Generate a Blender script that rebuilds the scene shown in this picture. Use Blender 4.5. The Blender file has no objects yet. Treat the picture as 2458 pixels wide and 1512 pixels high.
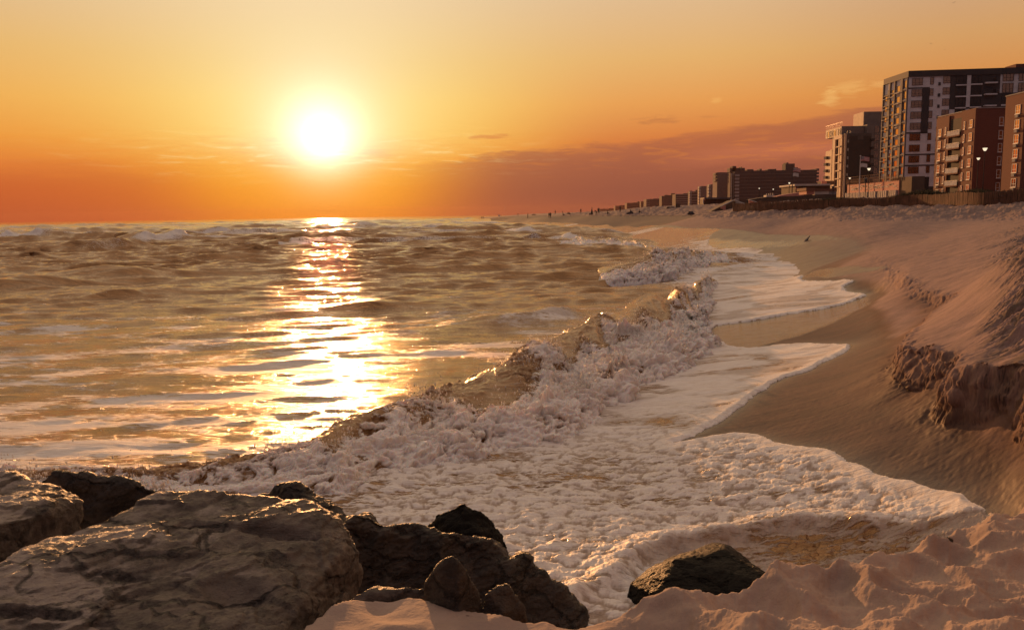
import bpy, bmesh, math, random
import numpy as np
from mathutils import Vector, Matrix, noise as mnoise
random.seed(7)
rng = np.random.default_rng(11)
scene = bpy.context.scene
COL = scene.collection
# ------------------------------------------------------------------ camera
FD = 1912.0                                    # focal length for a 2458 x 1512 picture
CAM_H = 3.0
PITCH = math.atan(239.6 / FD)
ROLL = math.radians(0.81)
cam_data = bpy.data.cameras.new('camera')
cam_data.sensor_width = 36.0
cam_data.lens = 36.0 * FD / 2458.0
cam_data.clip_start = 0.05
cam_data.clip_end = 60000
cam = bpy.data.objects.new('camera', cam_data)
COL.objects.link(cam)
CAM_R = Matrix.Rotation(math.pi / 2 - PITCH, 3, 'X') @ Matrix.Rotation(-ROLL, 3, 'Z')
cam.matrix_world = Matrix.Translation((0, 0, CAM_H)) @ CAM_R.to_4x4()
scene.camera = cam
scene.view_settings.view_transform = 'Standard'
scene.view_settings.look = 'None'
scene.view_settings.exposure = 0.0
scene.view_settings.gamma = 1.0
scene.cycles.max_bounces = 6
scene.cycles.diffuse_bounces = 3
scene.cycles.glossy_bounces = 3
scene.cycles.sample_clamp_indirect = 6.0
scene.cycles.use_denoising = True

def ray(px, py):
    return CAM_R @ Vector((px - 1229.0, 756.0 - py, -FD))
def P(px, py, Y):                              # the point at ground distance Y seen at that place of the photo
    d = ray(px, py)
    return (d.x / d.y * Y, Y, CAM_H + d.z / d.y * Y)
def atz(px, py, z):                            # the point at height z seen at that place of the photo
    d = ray(px, py)
    t = (z - CAM_H) / d.z
    return (d.x * t, d.y * t, z)
def lin(r, g, b):
    return tuple(((c / 255) / 12.92 if c / 255 <= 0.04045 else ((c / 255 + 0.055) / 1.055) ** 2.4) for c in (r, g, b))
# ------------------------------------------------------------------ node helper
class S:
    def __init__(s, t, k): s.t, s.k = t, k
    def _m(s, op, *a, clamp=False):
        n = s.t.nodes.new('ShaderNodeMath'); n.operation = op; n.use_clamp = clamp
        for i, v in enumerate((s,) + a):
            if isinstance(v, S): s.t.links.new(v.k, n.inputs[i])
            else: n.inputs[i].default_value = v
        return S(s.t, n.outputs[0])
    def __add__(s, o): return s._m('ADD', o)
    __radd__ = __add__
    def __sub__(s, o): return s._m('SUBTRACT', o)
    def __rsub__(s, o): return (s * -1.0) + o
    def __mul__(s, o): return s._m('MULTIPLY', o)
    __rmul__ = __mul__
    def __truediv__(s, o): return s._m('DIVIDE', o)
    def pow(s, o): return s._m('POWER', o)
    def exp(s): return s._m('EXPONENT')
    def abs(s): return s._m('ABSOLUTE')
    def sqrt(s): return s._m('SQRT')
    def clamp(s): return s._m('ADD', 0.0, clamp=True)
    def mx(s, o): return s._m('MAXIMUM', o)
    def mn(s, o): return s._m('MINIMUM', o)
    def step(s, a, b, lo=0.0, hi=1.0):
        n = s.t.nodes.new('ShaderNodeMapRange'); n.interpolation_type = 'SMOOTHSTEP'
        s.t.links.new(s.k, n.inputs[0])
        n.inputs[1].default_value, n.inputs[2].default_value, n.inputs[3].default_value, n.inputs[4].default_value = a, b, lo, hi
        return S(s.t, n.outputs[0])
def put(t, sock, v):
    if isinstance(v, S): t.links.new(v.k, sock)
    elif isinstance(v, (tuple, list)) and len(v) == 3 and sock.type == 'RGBA': sock.default_value = (*v, 1)
    else: sock.default_value = v
def mixc(t, f, a, b, mode='MIX'):
    n = t.nodes.new('ShaderNodeMix'); n.data_type = 'RGBA'; n.blend_type = mode
    put(t, n.inputs[0], f); put(t, n.inputs[6], a); put(t, n.inputs[7], b)
    return S(t, n.outputs[2])
def vmul(t, v, k):
    n = t.nodes.new('ShaderNodeVectorMath'); n.operation = 'MULTIPLY'
    put(t, n.inputs[0], v); n.inputs[1].default_value = k
    return S(t, n.outputs[0])
def ntex(t, v, scale, detail=4.0, rough=0.55, dist=0.0):
    n = t.nodes.new('ShaderNodeTexNoise'); put(t, n.inputs['Vector'], v)
    n.inputs['Scale'].default_value = scale; n.inputs['Detail'].default_value = detail
    n.inputs['Roughness'].default_value = rough; n.inputs['Distortion'].default_value = dist
    return S(t, n.outputs[0])
def vtex(t, v, scale, feature='F1', rand=1.0):
    n = t.nodes.new('ShaderNodeTexVoronoi'); n.feature = feature; put(t, n.inputs['Vector'], v)
    n.inputs['Scale'].default_value = scale; n.inputs['Randomness'].default_value = rand
    return S(t, n.outputs['Distance'])
def ramp(t, f, stops):
    n = t.nodes.new('ShaderNodeValToRGB'); put(t, n.inputs[0], f)
    e = n.color_ramp.elements
    while len(e) > 1: e.remove(e[0])
    e[0].position = stops[0][0]; e[0].color = (*stops[0][1], 1)
    for p_, c in stops[1:]:
        q = e.new(p_); q.color = (*c, 1)
    return S(t, n.outputs[0])
def coords(t, kind='Object'):
    n = t.nodes.new('ShaderNodeTexCoord'); return S(t, n.outputs[kind])
def attr(t, name):
    n = t.nodes.new('ShaderNodeAttribute'); n.attribute_name = name; return S(t, n.outputs['Fac'])
def bump(t, h, dist, strength=1.0, prev=None):
    n = t.nodes.new('ShaderNodeBump'); put(t, n.inputs['Height'], h)
    n.inputs['Distance'].default_value = dist; n.inputs['Strength'].default_value = strength
    if prev is not None: t.links.new(prev.k, n.inputs['Normal'])
    return S(t, n.outputs[0])
def new_mat(name):
    m = bpy.data.materials.new(name); m.use_nodes = True
    t = m.node_tree; t.nodes.clear()
    o = t.nodes.new('ShaderNodeOutputMaterial')
    b = t.nodes.new('ShaderNodeBsdfPrincipled'); t.links.new(b.outputs[0], o.inputs[0])
    return m, t, b
# ------------------------------------------------------------------ sky
SUN_D = ray(775, 330).normalized()
SUN_AZ = math.degrees(math.atan2(SUN_D.x, SUN_D.y)); SUN_EL = math.degrees(math.asin(SUN_D.z))
def ang(px, py):
    d = ray(px, py).normalized()
    return math.degrees(math.atan2(d.x, d.y)), math.degrees(math.asin(d.z))
world = bpy.data.worlds.new('World'); scene.world = world; world.use_nodes = True
wt = world.node_tree; wt.nodes.clear()
wo = wt.nodes.new('ShaderNodeOutputWorld'); bg = wt.nodes.new('ShaderNodeBackground'); wt.links.new(bg.outputs[0], wo.inputs[0])
wc = coords(wt, 'Generated')
sx = wt.nodes.new('ShaderNodeSeparateXYZ'); wt.links.new(wc.k, sx.inputs[0])
X_, Y_, Z_ = (S(wt, sx.outputs[i]) for i in range(3))
AZ = X_._m('ARCTAN2', Y_) * (180 / math.pi)
EL = Z_._m('ARCSINE') * (180 / math.pi)
def skyramp(stops):
    f = ((EL + 5.0) / 95.0).clamp().sqrt()
    return ramp(wt, f, [(math.sqrt(max(0, (e + 5) / 95)), lin(*c)) for e, c in stops])
HI = [(23, (212, 180, 142)), (34, (208, 176, 142)), (55, (204, 176, 152)), (90, (194, 170, 156))]
left = skyramp([(-5, (120, 60, 40)), (0, (186, 84, 48)), (2, (208, 103, 48)), (3.5, (222, 122, 54)), (5.2, (236, 152, 62)), (7.5, (238, 172, 84)), (10.5, (230, 180, 108)), (15.5, (217, 186, 150))] + HI)
cent = skyramp([(-5, (160, 90, 30)), (0, (255, 158, 18)), (2, (255, 168, 30)), (3.6, (255, 186, 52)), (5.8, (255, 222, 110)), (8, (254, 222, 125)), (10.5, (247, 214, 140)), (15.5, (240, 210, 166))] + HI)
right = skyramp([(-5, (90, 50, 40)), (0, (150, 84, 66)), (1.5, (150, 84, 64)), (3.2, (180, 96, 60)), (5, (214, 122, 62)), (7.5, (230, 156, 82)), (10.5, (228, 176, 108)), (15.5, (220, 186, 148))] + HI)
rfar = skyramp([(-5, (80, 50, 45)), (0, (160, 105, 90)), (1.5, (165, 100, 80)), (3.2, (186, 104, 62)), (5.2, (198, 112, 66)), (7.5, (216, 140, 70)), (10.5, (212, 158, 100)), (15.5, (200, 166, 138))] + HI)
sl = AZ.step(SUN_AZ + 14, SUN_AZ - 10, 0, 1)
side = mixc(wt, AZ.step(-4, 8), left, right)
side = mixc(wt, AZ.step(12, 30), side, rfar)
da = (AZ - SUN_AZ)
sig = (EL.mx(0.0) * 0.30 + 9.4)
wcn = ((da / sig) * (da / sig) * -1.0).exp()
sky = mixc(wt, wcn, side, cent)
# banks of low cloud, mauve right of the sun and thinner on its left
cm = wt.nodes.new('ShaderNodeCombineXYZ'); put(wt, cm.inputs[0], AZ * 0.10); put(wt, cm.inputs[1], EL * 0.55)
cv = S(wt, cm.outputs[0])
n1 = ntex(wt, cv, 1.6, 6, 0.6, 0.3); n2 = ntex(wt, cv, 5.0, 5, 0.6, 0.6)
edge = AZ.step(-12, 6, 3.4, 4.9) + AZ.step(6, 26, 0, 1.7)
d_ = edge - EL + (n1 - 0.5) * 2.6 + (n2 - 0.5) * 0.8
bank = d_.step(-0.15, 0.5) * AZ.step(-9.5, 1.5) * AZ.step(60, 34)
bankcol = mixc(wt, EL.step(0.5, 5.0), lin(140, 80, 64), lin(160, 92, 70))
sky = mixc(wt, bank * EL.step(3.0, 5.2, 0.82, 0.62), sky, bankcol)
cut = ((EL - (AZ * 0.05 + 3.0) + (n1 - 0.5) * 1.4) / 0.55)
sky = mixc(wt, (cut * cut * -1.0).exp() * AZ.step(8, 18) * 0.42 * AZ.step(34, 26), sky, lin(214, 124, 84))
lb = (3.6 - EL + (n1 - 0.5) * 2.0).step(-0.4, 1.2) * AZ.step(-19, -26)
sky = mixc(wt, lb * 0.35, sky, lin(190, 84, 44))
# loose streaks
cm2 = wt.nodes.new('ShaderNodeCombineXYZ'); put(wt, cm2.inputs[0], AZ * 0.16 + 3.0); put(wt, cm2.inputs[1], EL * 1.5)
st = ntex(wt, S(wt, cm2.outputs[0]), 2.2, 5, 0.62, 0.4)
sb = ((EL - 4.3) / 1.25); sband = (sb * sb * -1.0).exp()
sky = mixc(wt, st.step(0.52, 0.72) * sband * wcn * 0.7, sky, lin(255, 236, 160))
sky = mixc(wt, st.step(0.50, 0.34) * sband * 0.25, sky, lin(236, 140, 50))
st2 = ntex(wt, S(wt, cm2.outputs[0]), 1.1, 4, 0.6, 0.6)
for (px, py, wx, wy, k, c) in ((1580, 290, 2.2, 0.33, 0.8, (190, 118, 70)), (1175, 330, 2.2, 0.25, 0.7, (210, 120, 60)), (1700, 283, 1.4, 0.2, .5, (200, 122, 70)),
                               (2040, 215, 1.5, 0.7, 0.95, (240, 182, 105)), (1995, 238, 0.8, .8, 1.0, (243, 188, 110)), (2110, 200, .8, .3, .8, (238, 178, 104)), (1718, 243, 0.5, .3, .9, (240, 180, 100))):
    a0, e0 = ang(px, py)
    u = (AZ - a0) / wx; v = (EL - e0) / wy
    g = ((u * u + v * v) * -1.0).exp()
    g = (g + (n2 - 0.5) * 2.2 + (st2 - 0.5) * 0.7).step(0.45, 1.05) * (g * 3.0).clamp()
    sky = mixc(wt, g * k * (0.8 if c[2] < 80 else .55), sky, lin(*c))
dusk = skyramp([(-5, (40, 34, 36)), (0, (66, 54, 60)), (6, (74, 62, 70)), (15, (86, 74, 82)), (30, (112, 98, 102)), (50, (158, 140, 138)), (90, (194, 170, 156))])
sky = mixc(wt, (Y_ * -1.0 + 0.12).step(-0.30, 0.30), sky, dusk)
# glare of the sun itself
vd = wt.nodes.new('ShaderNodeVectorMath'); vd.operation = 'DOT_PRODUCT'; wt.links.new(wc.k, vd.inputs[0]); vd.inputs[1].default_value = SUN_D
A_ = S(wt, vd.outputs['Value']).mn(0.9999999)._m('ARCCOSINE') * (180 / math.pi)
def addc(base, col, f):
    n = wt.nodes.new('ShaderNodeVectorMath'); n.operation = 'SCALE'; n.inputs[0].default_value = col; put(wt, n.inputs['Scale'], f)
    m = wt.nodes.new('ShaderNodeVectorMath'); m.operation = 'ADD'; put(wt, m.inputs[0], base); wt.links.new(n.outputs[0], m.inputs[1])
    return S(wt, m.outputs[0])
q = A_ / 2.3; h1 = ((q * q) * -1.0).exp()
Ah = (A_ * (1.0 + EL.step(5.2, 2.5, 0.0, 0.35)))
q2 = Ah / 4.1; h2 = ((q2 * q2) * -1.0).exp()
q3 = Ah / 8.0; h3 = ((q3 * q3) * -1.0).exp()
q4 = A_ / 0.9; h4 = ((q4 * q4) * -1.0).exp()
under = EL.step(2.0, 5.0, 0.35, 1.0)
sky = addc(sky, (0.9, 0.80, 0.62), h1)
sky = addc(sky, (0.08, 0.20, 0.36), h2 * under)
sky = addc(sky, (0.03, 0.07, 0.10), h3 * under)
sky = addc(sky, (1.2, .9, .6), h4)
# physical sky of the same low sun, weak, for the light from above and behind
nish = wt.nodes.new('ShaderNodeTexSky'); nish.sky_type = 'NISHITA'; nish.sun_disc = False
nish.sun_elevation = math.radians(SUN_EL); nish.sun_rotation = math.radians(SUN_AZ); nish.dust_density = 4.0
nm = vmul(wt, S(wt, nish.outputs[0]), (0.0012, 0.0012, 0.0012))
mx2 = wt.nodes.new('ShaderNodeVectorMath'); mx2.operation = 'ADD'; put(wt, mx2.inputs[0], sky); put(wt, mx2.inputs[1], nm)
wt.links.new(mx2.outputs[0], bg.inputs[0]); bg.inputs[1].default_value = 1.0
# ------------------------------------------------------------------ sun
sun_data = bpy.data.lights.new('sun', 'SUN'); sun_data.energy = 4.0; sun_data.color = (1.0, 0.45, 0.16); sun_data.angle = math.radians(0.8)
sun = bpy.data.objects.new('sun', sun_data); COL.objects.link(sun)
sun.rotation_euler = SUN_D.to_track_quat('Z', 'Y').to_euler()
# ------------------------------------------------------------------ noise
PERM = np.concatenate([rng.permutation(256)] * 2).astype(np.int32)
G3 = rng.normal(size=(256, 3)).astype(np.float32); G3 /= np.linalg.norm(G3, axis=1)[:, None]
def perlin(x, y, z=0.0):
    x = np.asarray(x, np.float32); y = np.asarray(y, np.float32); z = np.broadcast_to(np.asarray(z, np.float32), x.shape)
    xi = np.floor(x).astype(np.int32); yi = np.floor(y).astype(np.int32); zi = np.floor(z).astype(np.int32)
    xf, yf, zf = x - xi, y - yi, z - zi
    fu, fv, fw = (f * f * f * (f * (f * 6 - 15) + 10) for f in (xf, yf, zf))
    out = 0
    for i in (0, 1):
        wx = fu if i else 1 - fu; A = PERM[(xi + i) & 255]
        for j in (0, 1):
            wy = fv if j else 1 - fv; B = PERM[(A + yi + j) & 255]
            for k in (0, 1):
                wz = fw if k else 1 - fw; g = G3[PERM[(B + zi + k) & 255]]
                out = out + wx * wy * wz * (g[..., 0] * (xf - i) + g[..., 1] * (yf - j) + g[..., 2] * (zf - k))
    return out * 1.5
def fbm(x, y, z=0.0, o=4, g=0.5):
    r = 0; a = 1.0; f = 1.0
    for i in range(o):
        r = r + a * perlin(x * f + 17.3 * i, y * f + 5.1 * i, z * f if not np.isscalar(z) else z + 3.7 * i); a *= g; f *= 2.03
    return r
def billow(x, y, z=0.0, o=4, g=0.5):
    r = 0; a = 1.0; f = 1.0
    for i in range(o):
        r = r + a * np.abs(perlin(x * f + 17.3 * i, y * f + 5.1 * i, z * f if not np.isscalar(z) else z + 3.7 * i)); a *= g; f *= 2.1
    return r
def sstep(a, b, x):
    t = np.clip((x - a) / (b - a), 0, 1); return t * t * (3 - 2 * t)
def worley(x, y, seed=0):
    xi = np.floor(x).astype(np.int32); yi = np.floor(y).astype(np.int32)
    best = np.full(x.shape, 9.0, np.float32)
    for i in (-1, 0, 1):
        for j in (-1, 0, 1):
            h = PERM[(PERM[(xi + i + seed) & 255] + yi + j) & 255]
            px = xi + i + PERM[h] / 255.0; py = yi + j + PERM[(h + 77) & 255] / 255.0
            best = np.minimum(best, (px - x) ** 2 + (py - y) ** 2)
    return np.sqrt(best)
def polydist(x, y, pts):                       # distance to an open polyline, and its sign (left of travel = +)
    best = np.full(x.shape, 1e9, np.float32); sg = np.zeros(x.shape, np.float32); along = np.zeros(x.shape, np.float32)
    acc = 0.0
    for (ax, ay), (bx, by) in zip(pts[:-1], pts[1:]):
        dx, dy = bx - ax, by - ay; L2 = dx * dx + dy * dy + 1e-12; L = math.sqrt(L2)
        t = np.clip(((x - ax) * dx + (y - ay) * dy) / L2, 0, 1)
        d = (x - ax - t * dx) ** 2 + (y - ay - t * dy) ** 2
        m = d < best
        best = np.where(m, d, best); along = np.where(m, acc + t * L, along)
        sg = np.where(m, np.sign(dx * (y - ay) - dy * (x - ax)), sg)
        acc += L
    return np.sqrt(best), sg, along
def inpoly(x, y, pts):
    c = np.zeros(x.shape, bool)
    n = len(pts)
    for i in range(n):
        ax, ay = pts[i]; bx, by = pts[(i + 1) % n]
        if ay == by: continue
        c ^= ((ay > y) != (by > y)) & (x < (bx - ax) * (y - ay) / (by - ay) + ax)
    return c
def sdpoly(x, y, pts):                         # + inside
    d, _, al = polydist(x, y, list(pts) + [pts[0]])
    return np.where(inpoly(x, y, pts), d, -d), al
def smooth_curve(pts, n=8):                    # Catmull-Rom through 2D/3D points
    P_ = [np.array(p, float) for p in pts]; P_ = [2 * P_[0] - P_[1]] + P_ + [2 * P_[-1] - P_[-2]]
    out = []
    for i in range(1, len(P_) - 2):
        a, b, c, d = P_[i - 1:i + 3]
        for k in range(n):
            t = k / n
            out.append(0.5 * ((2 * b) + (c - a) * t + (2 * a - 5 * b + 4 * c - d) * t * t + (3 * b - a - 3 * c + d) * t ** 3))
    out.append(P_[-2]); return out
# ------------------------------------------------------------------ mesh helpers
def tag(o, label=None, cat=None, group=None, kind=None):
    if label: o['label'] = label
    if cat: o['category'] = cat
    if group: o['group'] = group
    if kind: o['kind'] = kind
    return o
def grid_mesh(name, X, Y, Z, mat, attrs=None, keep=None):
    r, c = X.shape
    me = bpy.data.meshes.new(name)
    me.vertices.add(r * c)
    me.vertices.foreach_set('co', np.stack([X, Y, Z], -1).astype(np.float32).ravel())
    idx = np.arange(r * c, dtype=np.int32).reshape(r, c)
    q = np.stack([idx[:-1, :-1], idx[:-1, 1:], idx[1:, 1:], idx[1:, :-1]], -1).reshape(-1, 4)
    if keep is not None:
        k = (keep[:-1, :-1] | keep[:-1, 1:] | keep[1:, 1:] | keep[1:, :-1]).ravel(); q = q[k]
    me.loops.add(q.size); me.polygons.add(len(q))
    me.loops.foreach_set('vertex_index', q.ravel())
    me.polygons.foreach_set('loop_start', np.arange(0, q.size, 4, dtype=np.int32))
    me.polygons.foreach_set('use_smooth', np.ones(len(q), bool))
    me.update()
    for k_, v in (attrs or {}).items():
        a = me.attributes.new(k_, 'FLOAT', 'POINT'); a.data.foreach_set('value', v.astype(np.float32).ravel())
    me.materials.append(mat)
    o = bpy.data.objects.new(name, me); COL.objects.link(o)
    return o
# ------------------------------------------------------------------ the ground: control points of the beach
BASE = [  # world x, y, z for the sea floor, then (px, py, distance) seen in the photo
    (-6, 4, -.7), (-10, 15, -.9), (-40, 40, -1.5), (0, 40, -.9), (-60, 100, -3), (0, 100, -1.5), (12, 80, -.6), (-200, 300, -4), (0, 300, -2), (0, 10, -.45), (2, 25, -.55), (5, 40, -.45), (-1, 5, -.35), (12, 150, -.5)]
def rz(px, py, z): return atz(px, py, z)
BASE += [rz(*a) for a in ((1500, 1200, -.08), (1400, 1000, -.22), (1610, 1062, .06), (1830, 1052, .16), (2030, 1108, .27), (2250, 1180, .36), (2385, 1240, .42), (2000, 1250, .1), (1700, 1300, -.05),
    (1750, 990, .12), (1930, 895, .26), (2045, 830, .36), (1700, 900, .03), (1890, 757, .2), (2075, 714, .42), (1800, 700, .08), (1936, 665, .26), (2074, 617, .52), (1900, 600, .25), (1850, 568, .42), (1990, 566, .6), (1700, 549, .3), (1500, 542, .5), (1420, 541, .6), (1350, 536, .6), (1250, 531, .6), (1180, 526, .4), (1000, 545, -1.5), (1100, 540, -1.2), (1150, 532, -1.0), (1200, 535, -.5), (1250, 548, -.6), (1350, 562, -.6), (1450, 578, -.5), (1550, 605, -.4),
    (2330, 1200, .42), (2400, 1160, .55), (2300, 1035, .66), (2458, 1117, .72), (2163, 915, .74), (2000, 960, .42), (2180, 800, .8), (2140, 700, .8))]
BASE += [P(*a) for a in ((2250, 745, 15.5), (2180, 690, 19), (2120, 640, 27), (2100, 610, 34))]
HIGH = [P(*a) for a in ((2458, 600, 12.5), (2440, 700, 9.8), (2400, 665, 11.5), (2370, 700, 11.3), (2350, 760, 10.6), (2400, 850, 8.4), (2300, 850, 8.9), (2240, 842, 9.6), (2165, 838, 10.4), (2200, 790, 12.3), (2280, 720, 14.8), (2240, 680, 18), (2190, 650, 22), (2150, 625, 28), (2100, 600, 38),
    (2458, 882, 7.6), (2366, 885, 7.9), (2302, 880, 8.4), (2458, 960, 7.0), (2350, 600, 24), (2400, 560, 34), (2250, 600, 30), (2200, 570, 42), (2300, 560, 42), (2458, 530, 44), (2458, 500, 52), (2458, 484, 57), (2350, 490, 60), (2200, 515, 58), (2200, 492, 69), (2000, 497, 79), (1850, 502, 88), (2350, 525, 50),
    (2000, 515, 70), (1850, 521, 80), (2000, 545, 58), (1850, 545, 75), (2080, 575, 46),
    (1720, 508, 108), (1720, 517, 100), (1700, 535, 90), (1560, 512.5, 180), (1560, 533, 140), (1420, 516.5, 215), (1420, 531, 195), (1350, 517.8, 255), (1350, 528, 235), (1318, 518.4, 280), (1267, 519.4, 335), (1200, 520.9, 420), (1560, 510, 280), (1420, 515, 350))]
HIGH += [(60, 60, 4.2), (90, 100, 5.0), (130, 150, 5.2), (150, 220, 5.5), (100, 250, 5.5), (60, 200, 5.2), (30, 200, 4.0), (80, 400, 5.5), (200, 500, 6), (45, 60, 3.9), (60, 120, 4.6), (20, 14, 2.9), (20, 9, 2.6)]
def warp(x, y):
    y = np.maximum(y, 1.5); return np.clip(x / y, -2, 2) * 2.2, np.log(y)
class TPS:
    def __init__(s, pts, lam=1e-3):
        p = np.array(pts, float); u, v = warp(p[:, 0], p[:, 1]); n = len(p)
        K = s.k(u[:, None] - u[None], v[:, None] - v[None]) + lam * np.eye(n)
        Q = np.stack([np.ones(n), u, v], 1)
        A = np.block([[K, Q], [Q.T, np.zeros((3, 3))]])
        w = np.linalg.solve(A, np.concatenate([p[:, 2], np.zeros(3)])); s.u, s.v, s.w, s.n = u, v, w, n
    @staticmethod
    def k(a, b):
        r2 = a * a + b * b; return 0.5 * r2 * np.log(r2 + 1e-9)
    def __call__(s, x, y):
        sh = np.shape(x); u, v = warp(np.ravel(x).astype(np.float32), np.ravel(y).astype(np.float32)); out = np.zeros(u.shape)
        for i in range(0, len(u), 100000):
            a, b = u[i:i + 100000], v[i:i + 100000]; z = s.w[s.n] + s.w[s.n + 1] * a + s.w[s.n + 2] * b
            for j in range(s.n): z = z + s.w[j] * s.k(a - np.float32(s.u[j]), b - np.float32(s.v[j]))
            out[i:i + 100000] = z
        return out.reshape(sh)
SHORE = BASE + [p for p in HIGH if p[1] > 300 or (p[2] > 1.9 and p[1] > 90)]
base_f = TPS(BASE + [h for h in HIGH if (h[1] > 44 and h[2] < 3.3)], 2e-3)
high_f = TPS(HIGH, 2e-3)
# the edge of the dry upper beach (its scarp), from far to near; ground left of it is the beach face
SC_PX = [(2085, 596, 40), (2105, 622, 30), (2135, 640, 26), (2170, 660, 21), (2215, 690, 17.6), (2262, 707, 15.8), (2272, 722, 15.0), (2215, 752, 13.6), (2178, 788, 12.4), (2164, 822, 11.0), (2164, 838, 10.5), (2185, 843, 10.1), (2239, 848, 9.5), (2271, 863, 9.0), (2302, 884, 8.35), (2366, 889, 8.0), (2429, 880, 7.8), (2458, 884, 7.55), (2560, 900, 7.0), (2800, 930, 6.0)]
SC = [tuple(c) for c in smooth_curve([P(*a)[:2] for a in SC_PX], 5)]
SC_AREA = SC + [(60, 4), (400, 30), (6000, 300), (6000, 6000), (640, 6000), (330, 2600), (60, 1100), P(1180, 522, 470)[:2], P(1267, 523, 322)[:2], P(1350, 523, 243)[:2], P(1420, 525, 204)[:2], P(1560, 524, 158)[:2], P(1700, 524, 97)[:2], P(1850, 540, 76)[:2], P(2000, 545, 58)[:2]]
# the near dune crest the camera stands behind
MD_PX = [(640, 1560), (700, 1492), (800, 1432), (850, 1408), (940, 1400), (1010, 1402), (1100, 1432), (1200, 1452), (1290, 1462), (1400, 1462), (1500, 1450), (1560, 1440), (1640, 1402), (1700, 1418), (1760, 1402), (1840, 1380), (1890, 1352), (1935, 1366), (2010, 1368), (2060, 1334), (2110, 1318), (2170, 1330), (2230, 1302), (2300, 1262), (2345, 1256), (2400, 1226), (2458, 1208), (2560, 1180), (2750, 1150)]
MD = [atz(a, b, 1.22)[:2] for a, b in MD_PX]
MD_AREA = MD + [(9, 4.6), (9, -1), (-1.4, -1), (-1.5, 2.0)]
def mound(x, y):
    d, al = sdpoly(x, y, MD_AREA)
    d = d + 0.05 * perlin(x * 3, y * 3, 5) + 0.02 * perlin(x * 11, y * 11, 8)
    w = x + 0.12 * perlin(x * 3, y * 3); v = y + 0.12 * perlin(x * 3 + 9, y * 3)
    pit = sstep(0.05, 0.95, worley(w * 2.6, v * 2.3 + 3))
    pit2 = sstep(0.1, 0.9, worley(w * 4.6 + 7, v * 4.2 + 3, 9))
    rough = sstep(0.15, 1.0, x)                 # smoother sand at the left, by the boulders
    b = (0.03 + 0.10 * rough) * pit + (0.01 + 0.04 * rough) * pit2 + (0.03 + .05 * rough) * fbm(x * 1.7, y * 1.7, 2.0, 3) + (0.013 * fbm(x * 7, y * 7, 4, 5, .66) + .012 * np.maximum(0, perlin(x * 16, y * 16, 7) - .25)) * (0.25 + rough)
    top = 1.16 + 0.10 * sstep(0, 1.2, d) + 0.16 * sstep(3.4, 1.6, y) + b - 0.02
    return np.where(d > 0, top, top + d * 1.7 - 0.5 * np.maximum(-d - 0.3, 0)), d
def ground(x, y, detail=True):
    zb = np.clip(upsample(base_f, x, y, 4), -6, 4); zh = np.clip(upsample(high_f, x, y, 4), -1, 7)
    d = upsample(lambda a, b: sdpoly(a, b, SC_AREA)[0], x, y, 2); _, al = (None, upsample(lambda a, b: polydist(a, b, SC)[2], x, y, 2))
    far = sstep(20, 45, y)
    lump = 0.16 * perlin(x * 1.1, y * 1.1, 3) + 0.08 * perlin(x * 2.6, y * 2.6, 1) + 0.035 * perlin(x * 6, y * 6, 1) + .018 * perlin(x * 14, y * 14, 2)
    de = d + lump * (1 - far)
    w = 0.13 + 0.08 * np.clip(perlin(x * 0.9, y * 0.9, 9) + .3, 0, 1) + far * 6
    k = sstep(-w - far * 4, w * 0.6 + far * 4, de)
    zh = np.maximum(zh, zb)
    # slumped sand at the foot of the scarp
    talus = 0.30 * np.exp(-np.maximum(-de, 0) / 0.42) * (0.55 + 0.6 * perlin(x * 1.5, y * 1.5, 6)) * (1 - far) * sstep(20, 12, y)
    z = zb + (zh - zb) * k + np.where(de < 0, talus * sstep(0.02, .6, zh - zb), 0) * (1 - k)
    if detail:
        hi = sstep(0.1, 0.8, d)
        ru = (x - 0.35 * y); rv = (y + .35 * x)
        rz_ = sstep(0.575, 0.66, x / np.maximum(y, 1) + 0.05 * perlin(x * .4, y * .4, 3)) * sstep(40, 14, y)
        # wind-ripped ripples and tufts on the right-hand dune
        z = z + rz_ * hi * (0.09 * fbm(ru * 1.3, rv * 2.9, 1, 5, .68) + 0.085 * (billow(ru * 2.6, rv * 5.6, 4, 4, .62) - .3))
        z = z + hi * (1 - far) * (0.018 * fbm(x * 1.6, y * 1.6, 6, 4, .55) + .008 * billow(x * 5, y * 8, 2, 3))
        # trampled belt of soft sand below the fence
        tr = sstep(2.15, 2.6, z) * sstep(30, 44, y) * (y < 330)
        z = z + tr * (0.20 * fbm(x * .7, y * .5, 3, 5, .66) - 0.10 * (1 - np.minimum(worley(x * 1.1, y * .9), 1)))
        z = z + far * 0.03 * fbm(x * .4, y * .4, 5, 3)
        # fluting of the scarp face
        fl = np.exp(-((de + 0.02) / (0.22)) ** 2) * (1 - far)
        z = z + fl * 0.06 * fbm(x * 2.2, y * 2.2, z * 3, 4, .6) + fl * 0.022 * (perlin(al * 6.0 + 1.5 * perlin(al * 1.4, y, 0), x * .3, 2) + .5 * perlin(al * 15, d * 2, 5))
        z = z + (1 - k) * 0.010 * fbm(x * 1.2, y * 1.2, 1, 3) * sstep(.3, .6, zb)
    zm, dm = mound(x, y)
    m = (dm > -2.0)
    z = np.where(m, np.maximum(z, zm), z)
    return z, zb, de, dm, k
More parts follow.
